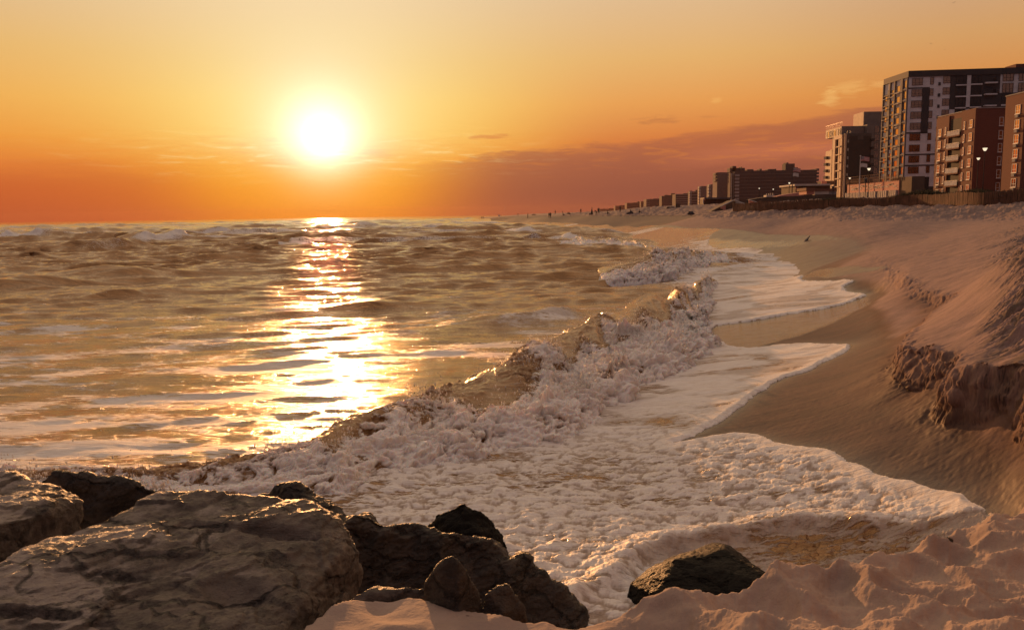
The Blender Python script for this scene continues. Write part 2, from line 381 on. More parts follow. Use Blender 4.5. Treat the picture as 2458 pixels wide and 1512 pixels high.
def upsample(f, X, Y, k):
    if X.ndim != 2 or min(X.shape) < 4 * k: return f(X, Y)
    r = np.unique(np.append(np.arange(0, X.shape[0], k), X.shape[0] - 1)); c = np.unique(np.append(np.arange(0, X.shape[1], k), X.shape[1] - 1))
    g = np.asarray(f(X[np.ix_(r, c)], Y[np.ix_(r, c)]), np.float32)
    ri = np.arange(X.shape[0]); ci = np.arange(X.shape[1])
    a = np.clip(np.searchsorted(r, ri, 'right') - 1, 0, len(r) - 2); b = np.clip(np.searchsorted(c, ci, 'right') - 1, 0, len(c) - 2)
    fa = ((ri - r[a]) / (r[a + 1] - r[a])).astype(np.float32); fb = ((ci - c[b]) / (c[b + 1] - c[b])).astype(np.float32)
    g2 = g[a] * (1 - fa)[:, None] + g[a + 1] * fa[:, None]
    return g2[:, b] * (1 - fb) + g2[:, b + 1] * fb
def hit(px, py):                               # where that line of sight meets the lower beach
    d = ray(px, py); ys = np.exp(np.linspace(math.log(3.2), math.log(400), 900))
    xs = d.x / d.y * ys; zr = CAM_H + d.z / d.y * ys; g = base_f(xs, ys)
    s = np.where(zr < g)[0]
    i = s[0] if len(s) else len(ys) - 1
    return (xs[i], ys[i])
# ------------------------------------------------------------------ sheets of water running up the beach
def H(*pp): return [hit(*p) for p in pp]
EDGE = H((2440, 1275), (2400, 1246), (2370, 1228), (2340, 1214), (2312, 1192), (2290, 1184), (2250, 1174), (2190, 1160), (2130, 1146), (2080, 1126), (2035, 1110), (2010, 1094), (1960, 1080), (1900, 1070), (1860, 1066), (1830, 1052), (1780, 1046), (1730, 1047), (1690, 1054), (1650, 1060), (1618, 1064),
         (1660, 1050), (1710, 1025), (1755, 995), (1800, 962), (1850, 926), (1890, 906), (1930, 894), (1975, 872), (2010, 856), (2045, 833), (2030, 828), (1990, 829), (1930, 829), (1870, 831), (1800, 838), (1740, 826),
         (1700, 800), (1720, 782), (1800, 772), (1890, 756), (1960, 745), (2020, 732), (2060, 718), (2076, 712), (2060, 706), (2035, 701), (2022, 690), (2040, 682), (2053, 674), (2030, 673), (1980, 676), (1930, 676), (1922, 668), (1936, 659), (1974, 648), (2025, 634), (2060, 622), (2078, 616), (2062, 610), (2066, 602), (2050, 594), (2052, 584), (2020, 577), (1980, 579), (1936, 586), (1817, 594), (1728, 598), (1700, 585),
         (1712, 560), (1728, 550), (1650, 549), (1590, 545), (1520, 545), (1470, 540), (1420, 541), (1350, 534), (1300, 532), (1240, 529), (1200, 527))
EDGE = [tuple(c) for c in smooth_curve(EDGE, 3)]
WET = EDGE + [P(1150, 521.5, 900)[:2], (20, 1600), (40, 16000), (-16000, 16000), (-16000, -50), (4.5, -50), (4.5, 4.2)]
FILM = [H((1800, 838), (1900, 812), (1990, 780), (2045, 750), (2085, 732), (2078, 712), (1990, 740), (1890, 752), (1720, 780), (1680, 830)),
        H((1700, 610), (1850, 596), (1980, 584), (2040, 580), (1975, 569), (1900, 566), (1845, 563), (1800, 556), (1728, 549), (1650, 548), (1560, 542), (1500, 552)),
        H((1922, 668), (1990, 668), (2040, 660), (2150, 650), (2080, 642), (1960, 655))]
# ------------------------------------------------------------------ beach mesh
def rows_to(y0, y1, f, mn):
    r = [y0]
    while r[-1] < y1: r.append(r[-1] + max(mn, f * r[-1]))
    return np.array(r)
def pgrid(us, ys):
    U, Y = np.meshgrid(us, ys); return U * Y, Y
us = np.concatenate([np.linspace(-1.1, -0.25, 60)[:-1], np.linspace(-0.25, 0.80, 900), np.linspace(0.80, 2.2, 90)[1:]])
ys = np.concatenate([np.linspace(0.4, 2.4, 40)[:-1], rows_to(2.4, 6.2, 0.0040, 0.011), ])
ys = np.concatenate([ys, rows_to(ys[-1] * 1.004, 11.5, 0.0016, 0.011)]); ys = np.concatenate([ys, rows_to(ys[-1] * 1.003, 24, 0.0040, 0.02)]); ys = np.concatenate([ys, rows_to(ys[-1] * 1.006, 700, 0.0085, 0.02)]); ys = np.concatenate([ys, rows_to(ys[-1] * 1.05, 6000, 0.06, 1)])
BX, BY = pgrid(us, ys)
BZ, zb, de, dm, kk = ground(BX, BY)
# crumbling layers on the scarp: the face is pushed in and out level by level
nb_ = (BY > 6) & (BY < 26); fw_ = np.zeros(BX.shape); fw_[nb_] = np.exp(-((de[nb_] + .03) / .26) ** 2) * (kk[nb_] > .02) * (kk[nb_] < .995)
gx = np.gradient(de, axis=1) / (np.gradient(BX, axis=1) + 1e-9); gyy = -np.ones(BX.shape) * .55; gx = np.clip(gx, -1, 1)
q_ = fw_ > .02; x_, y_, z_ = BX[q_], BY[q_], BZ[q_]
ds_ = .06 * fbm(x_ * 1.6, y_ * 1.6, z_ * 6, 3, .55) + .045 * (np.abs(perlin(x_ * 4, y_ * 4, z_ * 9)) - .25) + .035 * fbm(x_ * 9, y_ * 9, z_ * 14, 3, .6)
BX[q_] += fw_[q_] * ds_ * -.8; BY[q_] += fw_[q_] * ds_ * -.5; BZ[q_] += fw_[q_] * .03 * fbm(x_ * 7, y_ * 7, z_ * 7 + 4, 3)
del fw_, gx, gyy
dw = upsample(lambda a, b: sdpoly(a, b, WET)[0], BX, BY, 3)
wet = np.clip(1 - sstep(0.48, 0.98, zb + 0.10 * perlin(BX * .5, BY * .3, 3) + 0.05 * perlin(BX * 2, BY * 1.2, 3)), 0, 1) * (1 - kk)
wet = np.maximum(wet, (1 - sstep(2.3, 2.75, BZ + .1 * perlin(BX * .05, BY * .05, 3))) * sstep(95, 130, BY) * sstep(500, 350, BY))
wet = np.where(dm > -0.15, 0, wet)
film = np.zeros(BX.shape)
wob = 0.12 * perlin(BX * 1.2, BY * .5, 3) + .05 * perlin(BX * 5, BY * 2, 3)
for f in FILM:
    dd = upsample(lambda a, b: sdpoly(a, b, f)[0], BX, BY, 3); film = np.maximum(film, sstep(-0.12, 0.12, dd + wob * np.minimum(1, BY / 20)))
film = np.maximum(film, np.exp(-np.maximum(-dw, 0) / (0.10 + 0.008 * BY)) * 0.7 * (dm < -.1) * sstep(90, 60, BY))
foot_dark = np.exp(-np.maximum(-de, 0) / 0.5) * (de < 0.1)
m_sand, t, b = new_mat('sand')
oc = coords(t)
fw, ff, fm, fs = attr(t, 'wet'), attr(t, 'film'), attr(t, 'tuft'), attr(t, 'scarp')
na = ntex(t, oc, 2.3, 5, .6); nb = ntex(t, oc, 60.0, 3, .7); nc = ntex(t, vmul(t, oc, (1.0, 2.6, 1.0)), 0.8, 5, .6, .4)
dry = mixc(t, na.step(.35, .65), (0.30, 0.205, 0.185), (0.225, 0.158, 0.146))
dry = mixc(t, nb.step(.55, .75, 0, .35), dry, (0.17, 0.13, 0.11))
dry = mixc(t, fm * (ntex(t, vmul(t, oc, (1.0, 2.2, 1.0)), 2.4, 6, .7)).step(.42, .58) * .75, dry, (0.10, 0.075, 0.055))
dry = mixc(t, attr(t, 'near') * .85, dry, mixc(t, na.step(.35, .65), (0.42, 0.315, 0.255), (0.33, 0.245, 0.205)))
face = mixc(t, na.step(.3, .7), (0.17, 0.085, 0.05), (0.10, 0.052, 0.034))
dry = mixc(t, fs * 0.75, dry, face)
wetc = mixc(t, nc.step(.35, .65), (0.075, 0.040, 0.030), (0.115, 0.064, 0.048))
c1 = mixc(t, (fw + (nc - 0.5) * 0.5).step(0.25, 0.7), dry, wetc)
ff = (ff * (ntex(t, vmul(t, oc, (1.0, 3.0, 1.0)), 1.1, 6, .7).step(.18, .52) * .65 + .35)).clamp()
c1 = mixc(t, ff, c1, (0.10, 0.062, 0.04))
speck = vtex(t, oc, 9.0)
c1 = mixc(t, speck.step(.10, .05) * 0.6 * ntex(t, oc, 1.0, 2).step(.5, .6), c1, (0.07, 0.05, 0.04))
put(t, b.inputs['Base Color'], c1)
put(t, b.inputs['Roughness'], (0.88 - fw.step(.35, 1.0, 0, 0.30) - ff * 0.54 + (nc - .5) * .25).mx(0.05))
put(t, b.inputs['Specular IOR Level'], 0.14 + fw * 0.10 + ff * 0.42)
hb = nb * 0.35 + ntex(t, oc, 14, 5, .65) * 0.9
bn = bump(t, hb * (1.0 - ff * 0.97) * (1.0 - fw * 0.7), 0.012, 0.7)
bn = bump(t, ntex(t, vmul(t, oc, (0.6, 2.5, 1.0)), 1.3, 6, .65) * (1.0 - ff * .93), 0.035, 0.5, bn)
bn = bump(t, ntex(t, vmul(t, oc, (1.0, 3.0, 1.0)), 5.0, 5, .7) * ff, 0.02, .5, bn)
t.links.new(bn.k, b.inputs['Normal'])
scarp = np.exp(-((de + 0.20) / 0.26) ** 2) * sstep(22, 14, BY)  # darkens the face below the lip: shade put into the sand colour
scarp = np.maximum(scarp, foot_dark * 0.3 * (de < -.05) * (BY < 14))  # and a weaker darkening along its foot
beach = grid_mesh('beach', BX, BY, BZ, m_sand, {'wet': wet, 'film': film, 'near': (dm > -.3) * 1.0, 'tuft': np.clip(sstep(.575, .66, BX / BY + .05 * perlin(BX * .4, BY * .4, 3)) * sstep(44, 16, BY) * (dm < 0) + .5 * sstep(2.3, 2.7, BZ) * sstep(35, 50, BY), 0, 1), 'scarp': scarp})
tag(beach, kind='structure')
# ------------------------------------------------------------------ water
def ground_fast(x, y): return np.clip(upsample(base_f, x, y, 5), -6, 4)
us = np.concatenate([np.linspace(-1.3, -0.70, 90)[:-1], np.linspace(-0.70, 0.69, 1360), np.linspace(.69, 1.2, 70)[1:]])
ys = rows_to(3.4, 26, 0.0036, 0.012); ys = np.concatenate([ys, rows_to(ys[-1] * 1.004, 120, 0.0042, 0.02)])
ys = np.concatenate([ys, rows_to(ys[-1] * 1.004, 700, 0.0075, 0.02)]); ys = np.concatenate([ys, rows_to(ys[-1] * 1.05, 5200, 0.05, 1)])
WX, WY = pgrid(us, ys)
step_ = 0.0042 * WY
gz = ground_fast(WX, WY)
dS = upsample(lambda a, b: sdpoly(a, b, WET)[0], WX, WY, 2); aS = upsample(lambda a, b: polydist(a, b, EDGE)[2], WX, WY, 3)
dS = dS + (.05 * perlin(WX * 2.2, WY * 2.2, 5) + .03 * perlin(WX * 6, WY * 6, 2) + .014 * perlin(WX * 15, WY * 15, 1)) * np.minimum(WY / 9, 4) * sstep(300, 100, WY)
# waves: short-crested, running from the open sea (upper left) towards the beach
travel = math.radians(-70)                     # heading of the swell
wz = np.zeros(WX.shape); hx = np.zeros(WX.shape); hy = np.zeros(WX.shape)
off = sstep(0.3, 9.0, dS)                      # calmer close to the edge
dist = np.hypot(WX, WY)
amp_env = (0.08 + 0.17 * sstep(12, 32, WY) + 0.34 * sstep(32, 66, WY) + 0.32 * sstep(70, 150, WY)) * off
r_ = np.random.default_rng(4)
lump = 0.55 + 0.9 * np.clip(0.5 + perlin(WX * .05, WY * .035, 2), 0, 1)
for i in range(80):
    L = 0.35 * (34 / 0.35) ** ((i + r_.random()) / 80)
    th = travel + r_.normal() * (0.20 if L > 4 else 0.30)
    k = 2 * math.pi / L
    a = 0.0095 * L ** 0.86 * (4.2 if L < 1.6 else 3.0 if L < 4 else .85)
    ph = r_.random() * 6.28 + 0.9 * perlin(WX / (L * 3), WY / (L * 3), i * 1.7)
    arg = k * (WX * math.cos(th) + WY * math.sin(th)) + ph
    fade = np.clip((L / (step_ * 3.0)) - 0.6, 0, 1)
    A = a * amp_env * lump * fade
    wz += A * np.cos(arg); hx -= 0.85 * A * math.cos(th) * np.sin(arg); hy -= 0.85 * A * math.sin(th) * np.sin(arg)
foam = np.zeros(WX.shape)
# single crests seen in the photo: ends (px,py), height, half-width, foam
CR = [((-60, 578), (125, 578), 1.15, 3.2, 1.0), ((150, 606), (350, 602), .95, 3.0, .45), ((300, 584), (450, 578), 1.15, 3.6, .95), ((395, 566), (575, 562), 1.1, 4.2, .8), ((540, 566), (770, 560), .8, 4.2, .7),
      ((-50, 552), (200, 550), .9, 6, .35), ((560, 600), (820, 574), .35, 2.2, .7), ((800, 548), (1010, 548), .8, 6, .55), ((960, 556), (1130, 551), .7, 4, .7), ((1100, 545), (1260, 541), .7, 5, .8), ((790, 745), (1000, 734), .17, .9, .15), ((-50, 690), (430, 668), .45, 3.0, .0), ((100, 720), (560, 700), .22, 2.0, 0),
      ((690, 650), (880, 640), .33, 2.2, .05), ((1120, 608), (1240, 604), .5, 2.4, .3), ((1140, 790), (1400, 752), .22, 1.1, .55), ((500, 640), (760, 625), .3, 2.5, .1), ((900, 620), (1080, 612), .3, 2.5, .1), ((560, 850), (860, 832), .07, .6, .2), ((1240, 575), (1460, 580), .55, 3, .8), ((1330, 600), (1520, 590), .4, 2.5, .7), ((1180, 560), (1330, 562), .5, 3.5, .7)]
for (p0, p1, hh, wd, fo) in CR:
    a = np.array(atz(*p0, 0.0)[:2]); c = np.array(atz(*p1, 0.0)[:2]); mid = (a + c) / 2; hh = hh * 1.3; dv = c - a; Ln = np.hypot(*dv); dv /= Ln
    nv = np.array([dv[1], -dv[0]]); nv = nv if nv[1] < 0 else -nv        # towards the camera
    s = (WX - mid[0]) * dv[0] + (WY - mid[1]) * dv[1]; n = (WX - mid[0]) * nv[0] + (WY - mid[1]) * nv[1]
    box = (np.abs(s) < Ln * .9) & (np.abs(n) < wd * 6)
    if not box.any(): continue
    s, n = s[box], n[box]; x, y = WX[box], WY[box]
    n = n + wd * (0.9 * perlin(s / (wd * 2.6), n * 0 + p0[0]) + .35 * perlin(s / wd, n * 0 + p0[1]))
    e = np.exp(-(np.abs(s) / (Ln * .5)) ** 3.2) * (0.72 + 0.5 * perlin(s / (wd * 1.5), n * 0 + 3.3 + p0[0]))
    prof = np.where(n > 0, np.exp(-(n / (wd * .50)) ** 2), np.exp(-(n / (wd * 1.5)) ** 2))
    z = hh * e * prof
    fr = sstep(0.0, 0.5, fo) * fo * e * sstep(-wd * .25, wd * 0.1, n) * sstep(wd * 1.6, wd * .3, n + wd * .6 * perlin(x * .5, y * .5))
    z = z + fr * 0.30 * hh * (billow(x / wd * 2.6, y / wd * 2.6, 1.0, 4, .6) - .3)
    wz[box] += z; hx[box] += nv[0] * .35 * z; hy[box] += nv[1] * .35 * z
    foam[box] = np.maximum(foam[box], fr * 1.2)
# scattered whitecaps far out
capn = sstep(.20, .48, perlin(WX * .035 + 7, WY * .10, 5) + .35 * perlin(WX * .2, WY * .35, 5)) * sstep(60, 110, WY) * sstep(2500, 400, WY)
wz += capn * 0.25 * amp_env; foam = np.maximum(foam, capn * .55)
# sheet over the sand
inside = dS > 0
th_ = 0.006 + 0.045 * sstep(60, 36, WY) * sstep(0, 0.10, dS) * np.exp(-np.maximum(dS, 0) / (0.30 + .004 * WY)) * (1.0 + .6 * perlin(aS * .8, aS * 0 + 2)) + 0.05 * sstep(0.1, 1.6, dS)
th_ *= 1 + 0.5 * sstep(12, 40, WY)
soft = 0.10
s1 = gz + th_; s2 = 0.02 + wz
surf = np.log(np.exp(np.clip(s1 / soft, -60, 60)) + np.exp(np.clip(s2 / soft, -60, 60))) * soft - soft * 0.55 * np.exp(-((s1 - s2) / .12) ** 2)
surf = np.maximum(surf, s1)
near = sstep(13, 9, WY) * sstep(-4.5, -1.0, WX)
# lacy foam carried by the last wave: lumpy near the camera
pn = fbm(WX * 2.2 + .5 * perlin(WX, WY * 1.5), WY * 3.2, 2, 4, .55); pb = billow(WX * 3.4, WY * 5.0, 7, 4, .6)
lob = near * sstep(0.02, .5, dS)
surf = surf + lob * (0.026 * pn + 0.038 * (pb - .45) + .012 * billow(WX * 12, WY * 17, 5, 2)) + sstep(.05, .6, dS) * (1 - near) * sstep(60, 20, WY) * sstep(14, 3, dS) * (0.018 * fbm(WX * 1.1, WY * 2.4, 3, 4, .55))
flow = fbm(WX * .5 + 0.7 * perlin(WX * .4, WY * .4, 9), WY * 1.1, 4, 4, .55)
f_edge = np.exp(-np.maximum(dS, 0) / (0.22 + .010 * WY)) * inside * sstep(58, 34, WY)
f_sheet = sstep(11, 1.0, dS) * (0.92 + .55 * flow) * inside * sstep(95, 45, WY) * sstep(1.5, 4.5, WX - .10 * WY)
f_near = near * np.clip(0.66 + 0.6 * flow + .40 * pn + .35 * sstep(1.2, .2, dS), 0.25, 1.05)
foam = np.maximum.reduce([foam, f_edge, np.maximum(f_sheet, sstep(6.5, .2, dS) * (.70 + .5 * flow) * inside * sstep(60, 30, WY)), f_near])
thin = np.clip(sstep(.50, .26, pb) * near * .85 + (1 - near) * sstep(14, 2, dS) * sstep(.05, -.25, flow) * .5, 0, 1) * sstep(.05, .35, dS)
# backwash edge and small roller round the dark rock
rolx = [atz(a, b, .12)[:2] for a, b in ((1330, 1440), (1400, 1400), (1480, 1360), (1520, 1320), (1580, 1290), (1680, 1276), (1800, 1262), (1900, 1254), (2000, 1262), (2100, 1280), (2200, 1292), (2290, 1300))]
rolx = [tuple(c) for c in smooth_curve(rolx, 4)]
sgn = np.full(WX.shape, 9.0, np.float32); ra = np.zeros(WX.shape, np.float32); bx_ = (WY < 9) & (np.abs(WX) < 6)
rd, rs, ra_ = polydist(WX[bx_], WY[bx_], rolx); sgn[bx_] = rd * rs; ra[bx_] = ra_                                  # + on the seaward side
rh = 0.11 * np.exp(-(np.where(sgn > 0, sgn / .22, sgn / .09)) ** 2) * sstep(5.2, 3.0, ra)
surf = surf + rh * (1 + .4 * perlin(ra * 3, ra * 0)) * (WY < 9)
inner = sstep(0.02, -.06, sgn) * sstep(-1.3, -1.0, sgn) * (WY < 7.2) * sstep(.9, 1.6, ra) * sstep(5.2, 4.4, ra)
surf = surf + inner * .03 * (billow(WX * 9, WY * 11, 3, 3, .6) - .4)
foam = foam * (1 - .45 * inner); thin = np.maximum(thin, inner * .75)
# thin foam streaks on the open water near the surf
f_str = np.clip(0.38 + .55 * fbm(WX * .35 + 3, WY * .8, 2, 4, .6) + .25 * sstep(16, 8, WY), 0, 1) * sstep(42, 14, WY) * .9
foam = np.maximum(foam, f_str * (dS > 0))
# the swell that is about to break: smooth dark shoulder behind the white water
SH = [((1290, 845), (1450, 735)), ((1420, 745), (1560, 712)), ((1520, 716), (1690, 690))]
WZ = np.where(inside, surf, gz - 0.02 + dS * 0.25)
mn_ = dS > -1.5 - .05 * WY
foam = np.clip(foam, 0, 1.1)
foam_extra = []                                # filled by the surf below
def water_material(name, sss=0.0):
    m, t, b = new_mat(name)
    oc = coords(t); fo = attr(t, 'foam')
    rot = t.nodes.new('ShaderNodeMapping'); put(t, rot.inputs[0], oc); rot.inputs['Rotation'].default_value = (0, 0, math.radians(-14)); rot.inputs['Scale'].default_value = (0.55, 3.0, 1.0)
    rv = S(t, rot.outputs[0])
    a = ntex(t, rv, 1.7, 7, .66, .9); c = ntex(t, rv, 7.0, 5, .7, .6)
    lace = vtex(t, mixc(t, 0.12, rv, S(t, t.nodes.new('ShaderNodeTexNoise').outputs['Color'])), 5.5, 'DISTANCE_TO_EDGE')
    dens = a * 0.62 + c * 0.30 + lace.step(0.22, 0.0) * 0.16
    mask = (dens + fo * 0.80 - 0.86).step(-0.05, 0.13)
    body = mixc(t, a.step(.3, .7), (0.20, 0.105, 0.042), (0.38, 0.215, 0.092))
    foamc = mixc(t, c.step(.25, .75), (0.72, 0.64, 0.57), (0.93, 0.89, 0.85))
    th = attr(t, 'thin'); foamc = mixc(t, (th + (a - .5) * .5 * th).clamp(), foamc, (0.36, 0.26, 0.19))
    put(t, b.inputs['Base Color'], mixc(t, mask, body, foamc))
    put(t, b.inputs['Roughness'], 0.09 + mask * (0.44 if not sss else .60))
    put(t, b.inputs['Metallic'], (1.0 - mask) * (.72 if not sss else .30))
    b.inputs['IOR'].default_value = 1.5
    if sss:
        put(t, b.inputs['Subsurface Weight'], mask * .55); b.inputs['Subsurface Radius'].default_value = (1.0, .62, .42); b.inputs['Subsurface Scale'].default_value = .05
    put(t, b.inputs['Specular IOR Level'], 0.5 - mask * 0.25)
    rip = ntex(t, rv, 2.6, 6, .62, .3); rip2 = ntex(t, rv, 11.0, 4, .6); rip0 = ntex(t, rv, .55, 6, .68, .5)
    bn = bump(t, rip0, 0.22, 0.42 if not sss else .1)
    bn = bump(t, rip, 0.050, 0.5 if not sss else .3, bn)
    bn = bump(t, rip2 * (1.0 - mask * .2), 0.014, 0.65, bn)
    bn = bump(t, (mask * .5 + c * mask * .9 + ntex(t, oc, 38.0, 3, .7) * mask * .3), 0.020, 0.8, bn)
    t.links.new(bn.k, b.inputs['Normal'])
    return m
m_water = water_material('sea_water')
m_surf = water_material('surf_water', 0.01)
f_off = sstep(2.0, 8.0, dS)
water = grid_mesh('water', WX + hx * f_off, WY + hy * f_off, WZ, m_water, {'foam': foam, 'thin': thin}, keep=mn_)
tag(water, kind='structure')
del BX, BY, BZ
# ------------------------------------------------------------------ breaking surf
def interp_list(v, n):
    v = np.array(v, float); xs = np.linspace(0, len(v) - 1, n); c = np.array(smooth_curve([tuple(np.atleast_1d(q)) for q in v], 12))
    xi = np.linspace(0, len(c) - 1, n)
    return np.stack([np.interp(xi, np.arange(len(c)), c[:, j]) for j in range(c.shape[1])], -1)
def surf(name, rows, ns, nt, seed, tag_label, hk=0.86):
    """rows: (front px, py), (back px, py), height, froth at the back (0..1)"""
    A = np.array([atz(*r[0], 0.02)[:2] for r in rows]); B = np.array([atz(*r[1], 0.02 + r[2] * .62)[:2] for r in rows])
    Hh = np.array([r[2] for r in rows]); Fb = np.array([r[3] for r in rows])
    A, B = interp_list(A, ns), interp_list(B, ns); Hh = interp_list(Hh, ns)[:, 0] * hk; Fb = interp_list(Fb, ns)[:, 0]
    s = np.linspace(0, 1, ns); t_ = np.linspace(0, 1, nt)
    T, Si = np.meshgrid(t_, np.arange(ns)); 
    arc = np.concatenate([[0], np.cumsum(np.hypot(*np.diff(A, axis=0).T))])
    AR = arc[Si]
    jag = 0.16 * perlin(AR * .8, AR * 0 + seed) + .07 * perlin(AR * 2.6, AR * 0 + seed + 4)
    T2 = np.clip(T + jag * (1 - T) * T * 2.2, 0, 1)
    X = A[Si, 0] * (1 - T2) + B[Si, 0] * T2; Y = A[Si, 1] * (1 - T2) + B[Si, 1] * T2
    X += (1 - T) * 0.35 * perlin(AR * .9, AR * 0 + seed + 8); Y += (1 - T) * 0.35 * perlin(AR * .9, AR * 0 + seed + 12)
    h = Hh[Si]; endf = np.clip(np.minimum(s, 1 - s) / .04, 0, 1)[Si]
    v = .5 + .5 * perlin(AR * .55, T * 1.6, seed)
    prof = 0.50 * sstep(0.0, .16, T) + 0.16 * perlin(AR * .7, T * 3, seed + 2) * sstep(0, .1, T) + 0.5 * sstep(.30 + .10 * v, .60, T)
    prof = prof * (1 - sstep(.66, 1.0, T)) * (.50 + .95 * v)
    Z = -0.04 + h * prof * endf - .40 * (1 - sstep(0, .05, T)) * (h > .05) - .40 * (1 - endf) - .5 * sstep(.9, 1.0, T)
    P0 = np.stack([X, Y, Z], -1)
    du = np.gradient(P0, axis=0); dv = np.gradient(P0, axis=1); N = np.cross(du, dv); N /= np.linalg.norm(N, axis=-1, keepdims=True) + 1e-9
    N = np.where(N[..., 2:3] < 0, -N, N)
    fd = (A - B)[Si]; fd /= np.linalg.norm(fd, axis=-1, keepdims=True)
    N[..., 0] += fd[..., 0] * .6; N[..., 1] += fd[..., 1] * .6; N /= np.linalg.norm(N, axis=-1, keepdims=True)
    froth = np.clip((1 - sstep(.40, .66, T + .32 * perlin(AR * 1.1, T * 2, seed + 5))) + Fb[Si] * sstep(.4, .8, T), 0, 1)
    env = sstep(0, .05, T) * (1 - sstep(.86, 1, T)) * endf
    sc = 1.0
    wx_ = X + .34 * perlin(X * 1.7, Y * 1.7, Z * 2) + .08 * perlin(X * 6, Y * 6, Z * 6); wy_ = Y + .34 * perlin(X * 1.7 + 5, Y * 1.7, Z * 2) + .08 * perlin(X * 6 + 3, Y * 6, Z * 6)
    b1 = billow(wx_ * 1.25, wy_ * 1.25, Z * 2.2 + seed, 4, .55); b2 = .5 * billow(wx_ * 4.2, wy_ * 4.2, Z * 5 + seed, 4, .56) + .5 * (.36 + .8 * fbm(wx_ * 5.2, wy_ * 5.2, Z * 6 + seed, 4, .55))
    D = env * (h * .55 + .05) * (froth * (0.75 * (b1 - .34) + 0.50 * (b2 - .35)) + (1 - froth) * .10 * fbm(X * 2, Y * 2, Z * 2, 3))
    b3 = billow(X * 13, Y * 13, Z * 14, 2, .6); D = D + env * froth * .038 * (b3 - .3)
    # torn tips on the crests
    spike = np.clip(perlin(X * 5.2, Y * 5.2, Z * 6 + 3) + .7 * perlin(X * 12, Y * 12, Z * 12) - .30, 0, 1)
    crest = np.exp(-((prof - .75) / .32) ** 2)
    up = env * froth * spike * np.clip(perlin(X * 1.6, Y * 1.6, 7) + .25, 0, 1) * .75 * h * (.3 + crest)
    Q = P0 + N * D[..., None]; Q[..., 2] += up; Q[..., 0] += fd[..., 0] * up * .4; Q[..., 1] += fd[..., 1] * up * .4
    fo = np.clip(froth * 1.15 - .9 * np.clip(perlin(X * 1.5, Y * 1.5, Z * 3 + 9) + .35 * (T - .3), 0, 1) * froth, 0, 1.1)
    hol = sstep(.10, .42, b1) * .55 + sstep(.12, .5, b2) * .55
    fo = np.clip(fo * (.20 + .85 * hol) - .25 * sstep(.25, .6, T), .22, 1.0)
    tn = np.clip(.95 - 1.25 * sstep(.08, .50, .55 * b1 + .45 * b2) + .45 * sstep(.3, .7, T) + .25 * perlin(X * .9, Y * .9, 3), 0, 1)
    o = grid_mesh(name, Q[..., 0], Q[..., 1], Q[..., 2], m_surf, {'foam': fo, 'thin': tn})
    tag(o, kind='stuff')
    return Q, froth * env * h, fd
Q1 = surf('breaking_wave', [((-60, 1140), (-90, 1095), .12, 1), ((120, 1162), (60, 1108), .20, 1), ((300, 1190), (230, 1110), .20, 1), ((470, 1196), (380, 1105), .22, .9), ((620, 1205), (540, 1080), .26, .9), ((780, 1198), (680, 1045), .34, .8),
    ((940, 1150), (800, 985), .46, .5), ((1130, 1112), (930, 925), .55, .35), ((1300, 1072), (1090, 868), .60, .3), ((1440, 1030), (1250, 812), .62, .35), ((1530, 965), (1370, 768), .66, .3), ((1630, 905), (1450, 730), .74, .15), ((1705, 862), (1550, 698), .76, .1), ((1700, 778), (1640, 676), .72, .2), ((1700, 712), (1700, 664), .5, .2), ((1735, 690), (1735, 655), .15, 1)], 1500, 330, 1.3, '')
Q2 = surf('breaking_wave', [((1440, 672), (1420, 640), .10, .3), ((1510, 672), (1480, 628), .65, .2), ((1590, 668), (1570, 612), 1.0, .9), ((1660, 652), (1640, 606), .85, 1), ((1720, 632), (1690, 602), .5, 1), ((1760, 622), (1745, 600), .2, 1)], 500, 160, 5.3, '')
Q3 = surf('breaking_wave', [((1290, 584), (1270, 566), .2, .6), ((1400, 590), (1380, 570), .55, .6), ((1500, 594), (1490, 574), .6, .6), ((1580, 606), (1560, 590), .4, .8), ((1640, 612), (1620, 600), .3, .8)], 400, 90, 9.1, '')
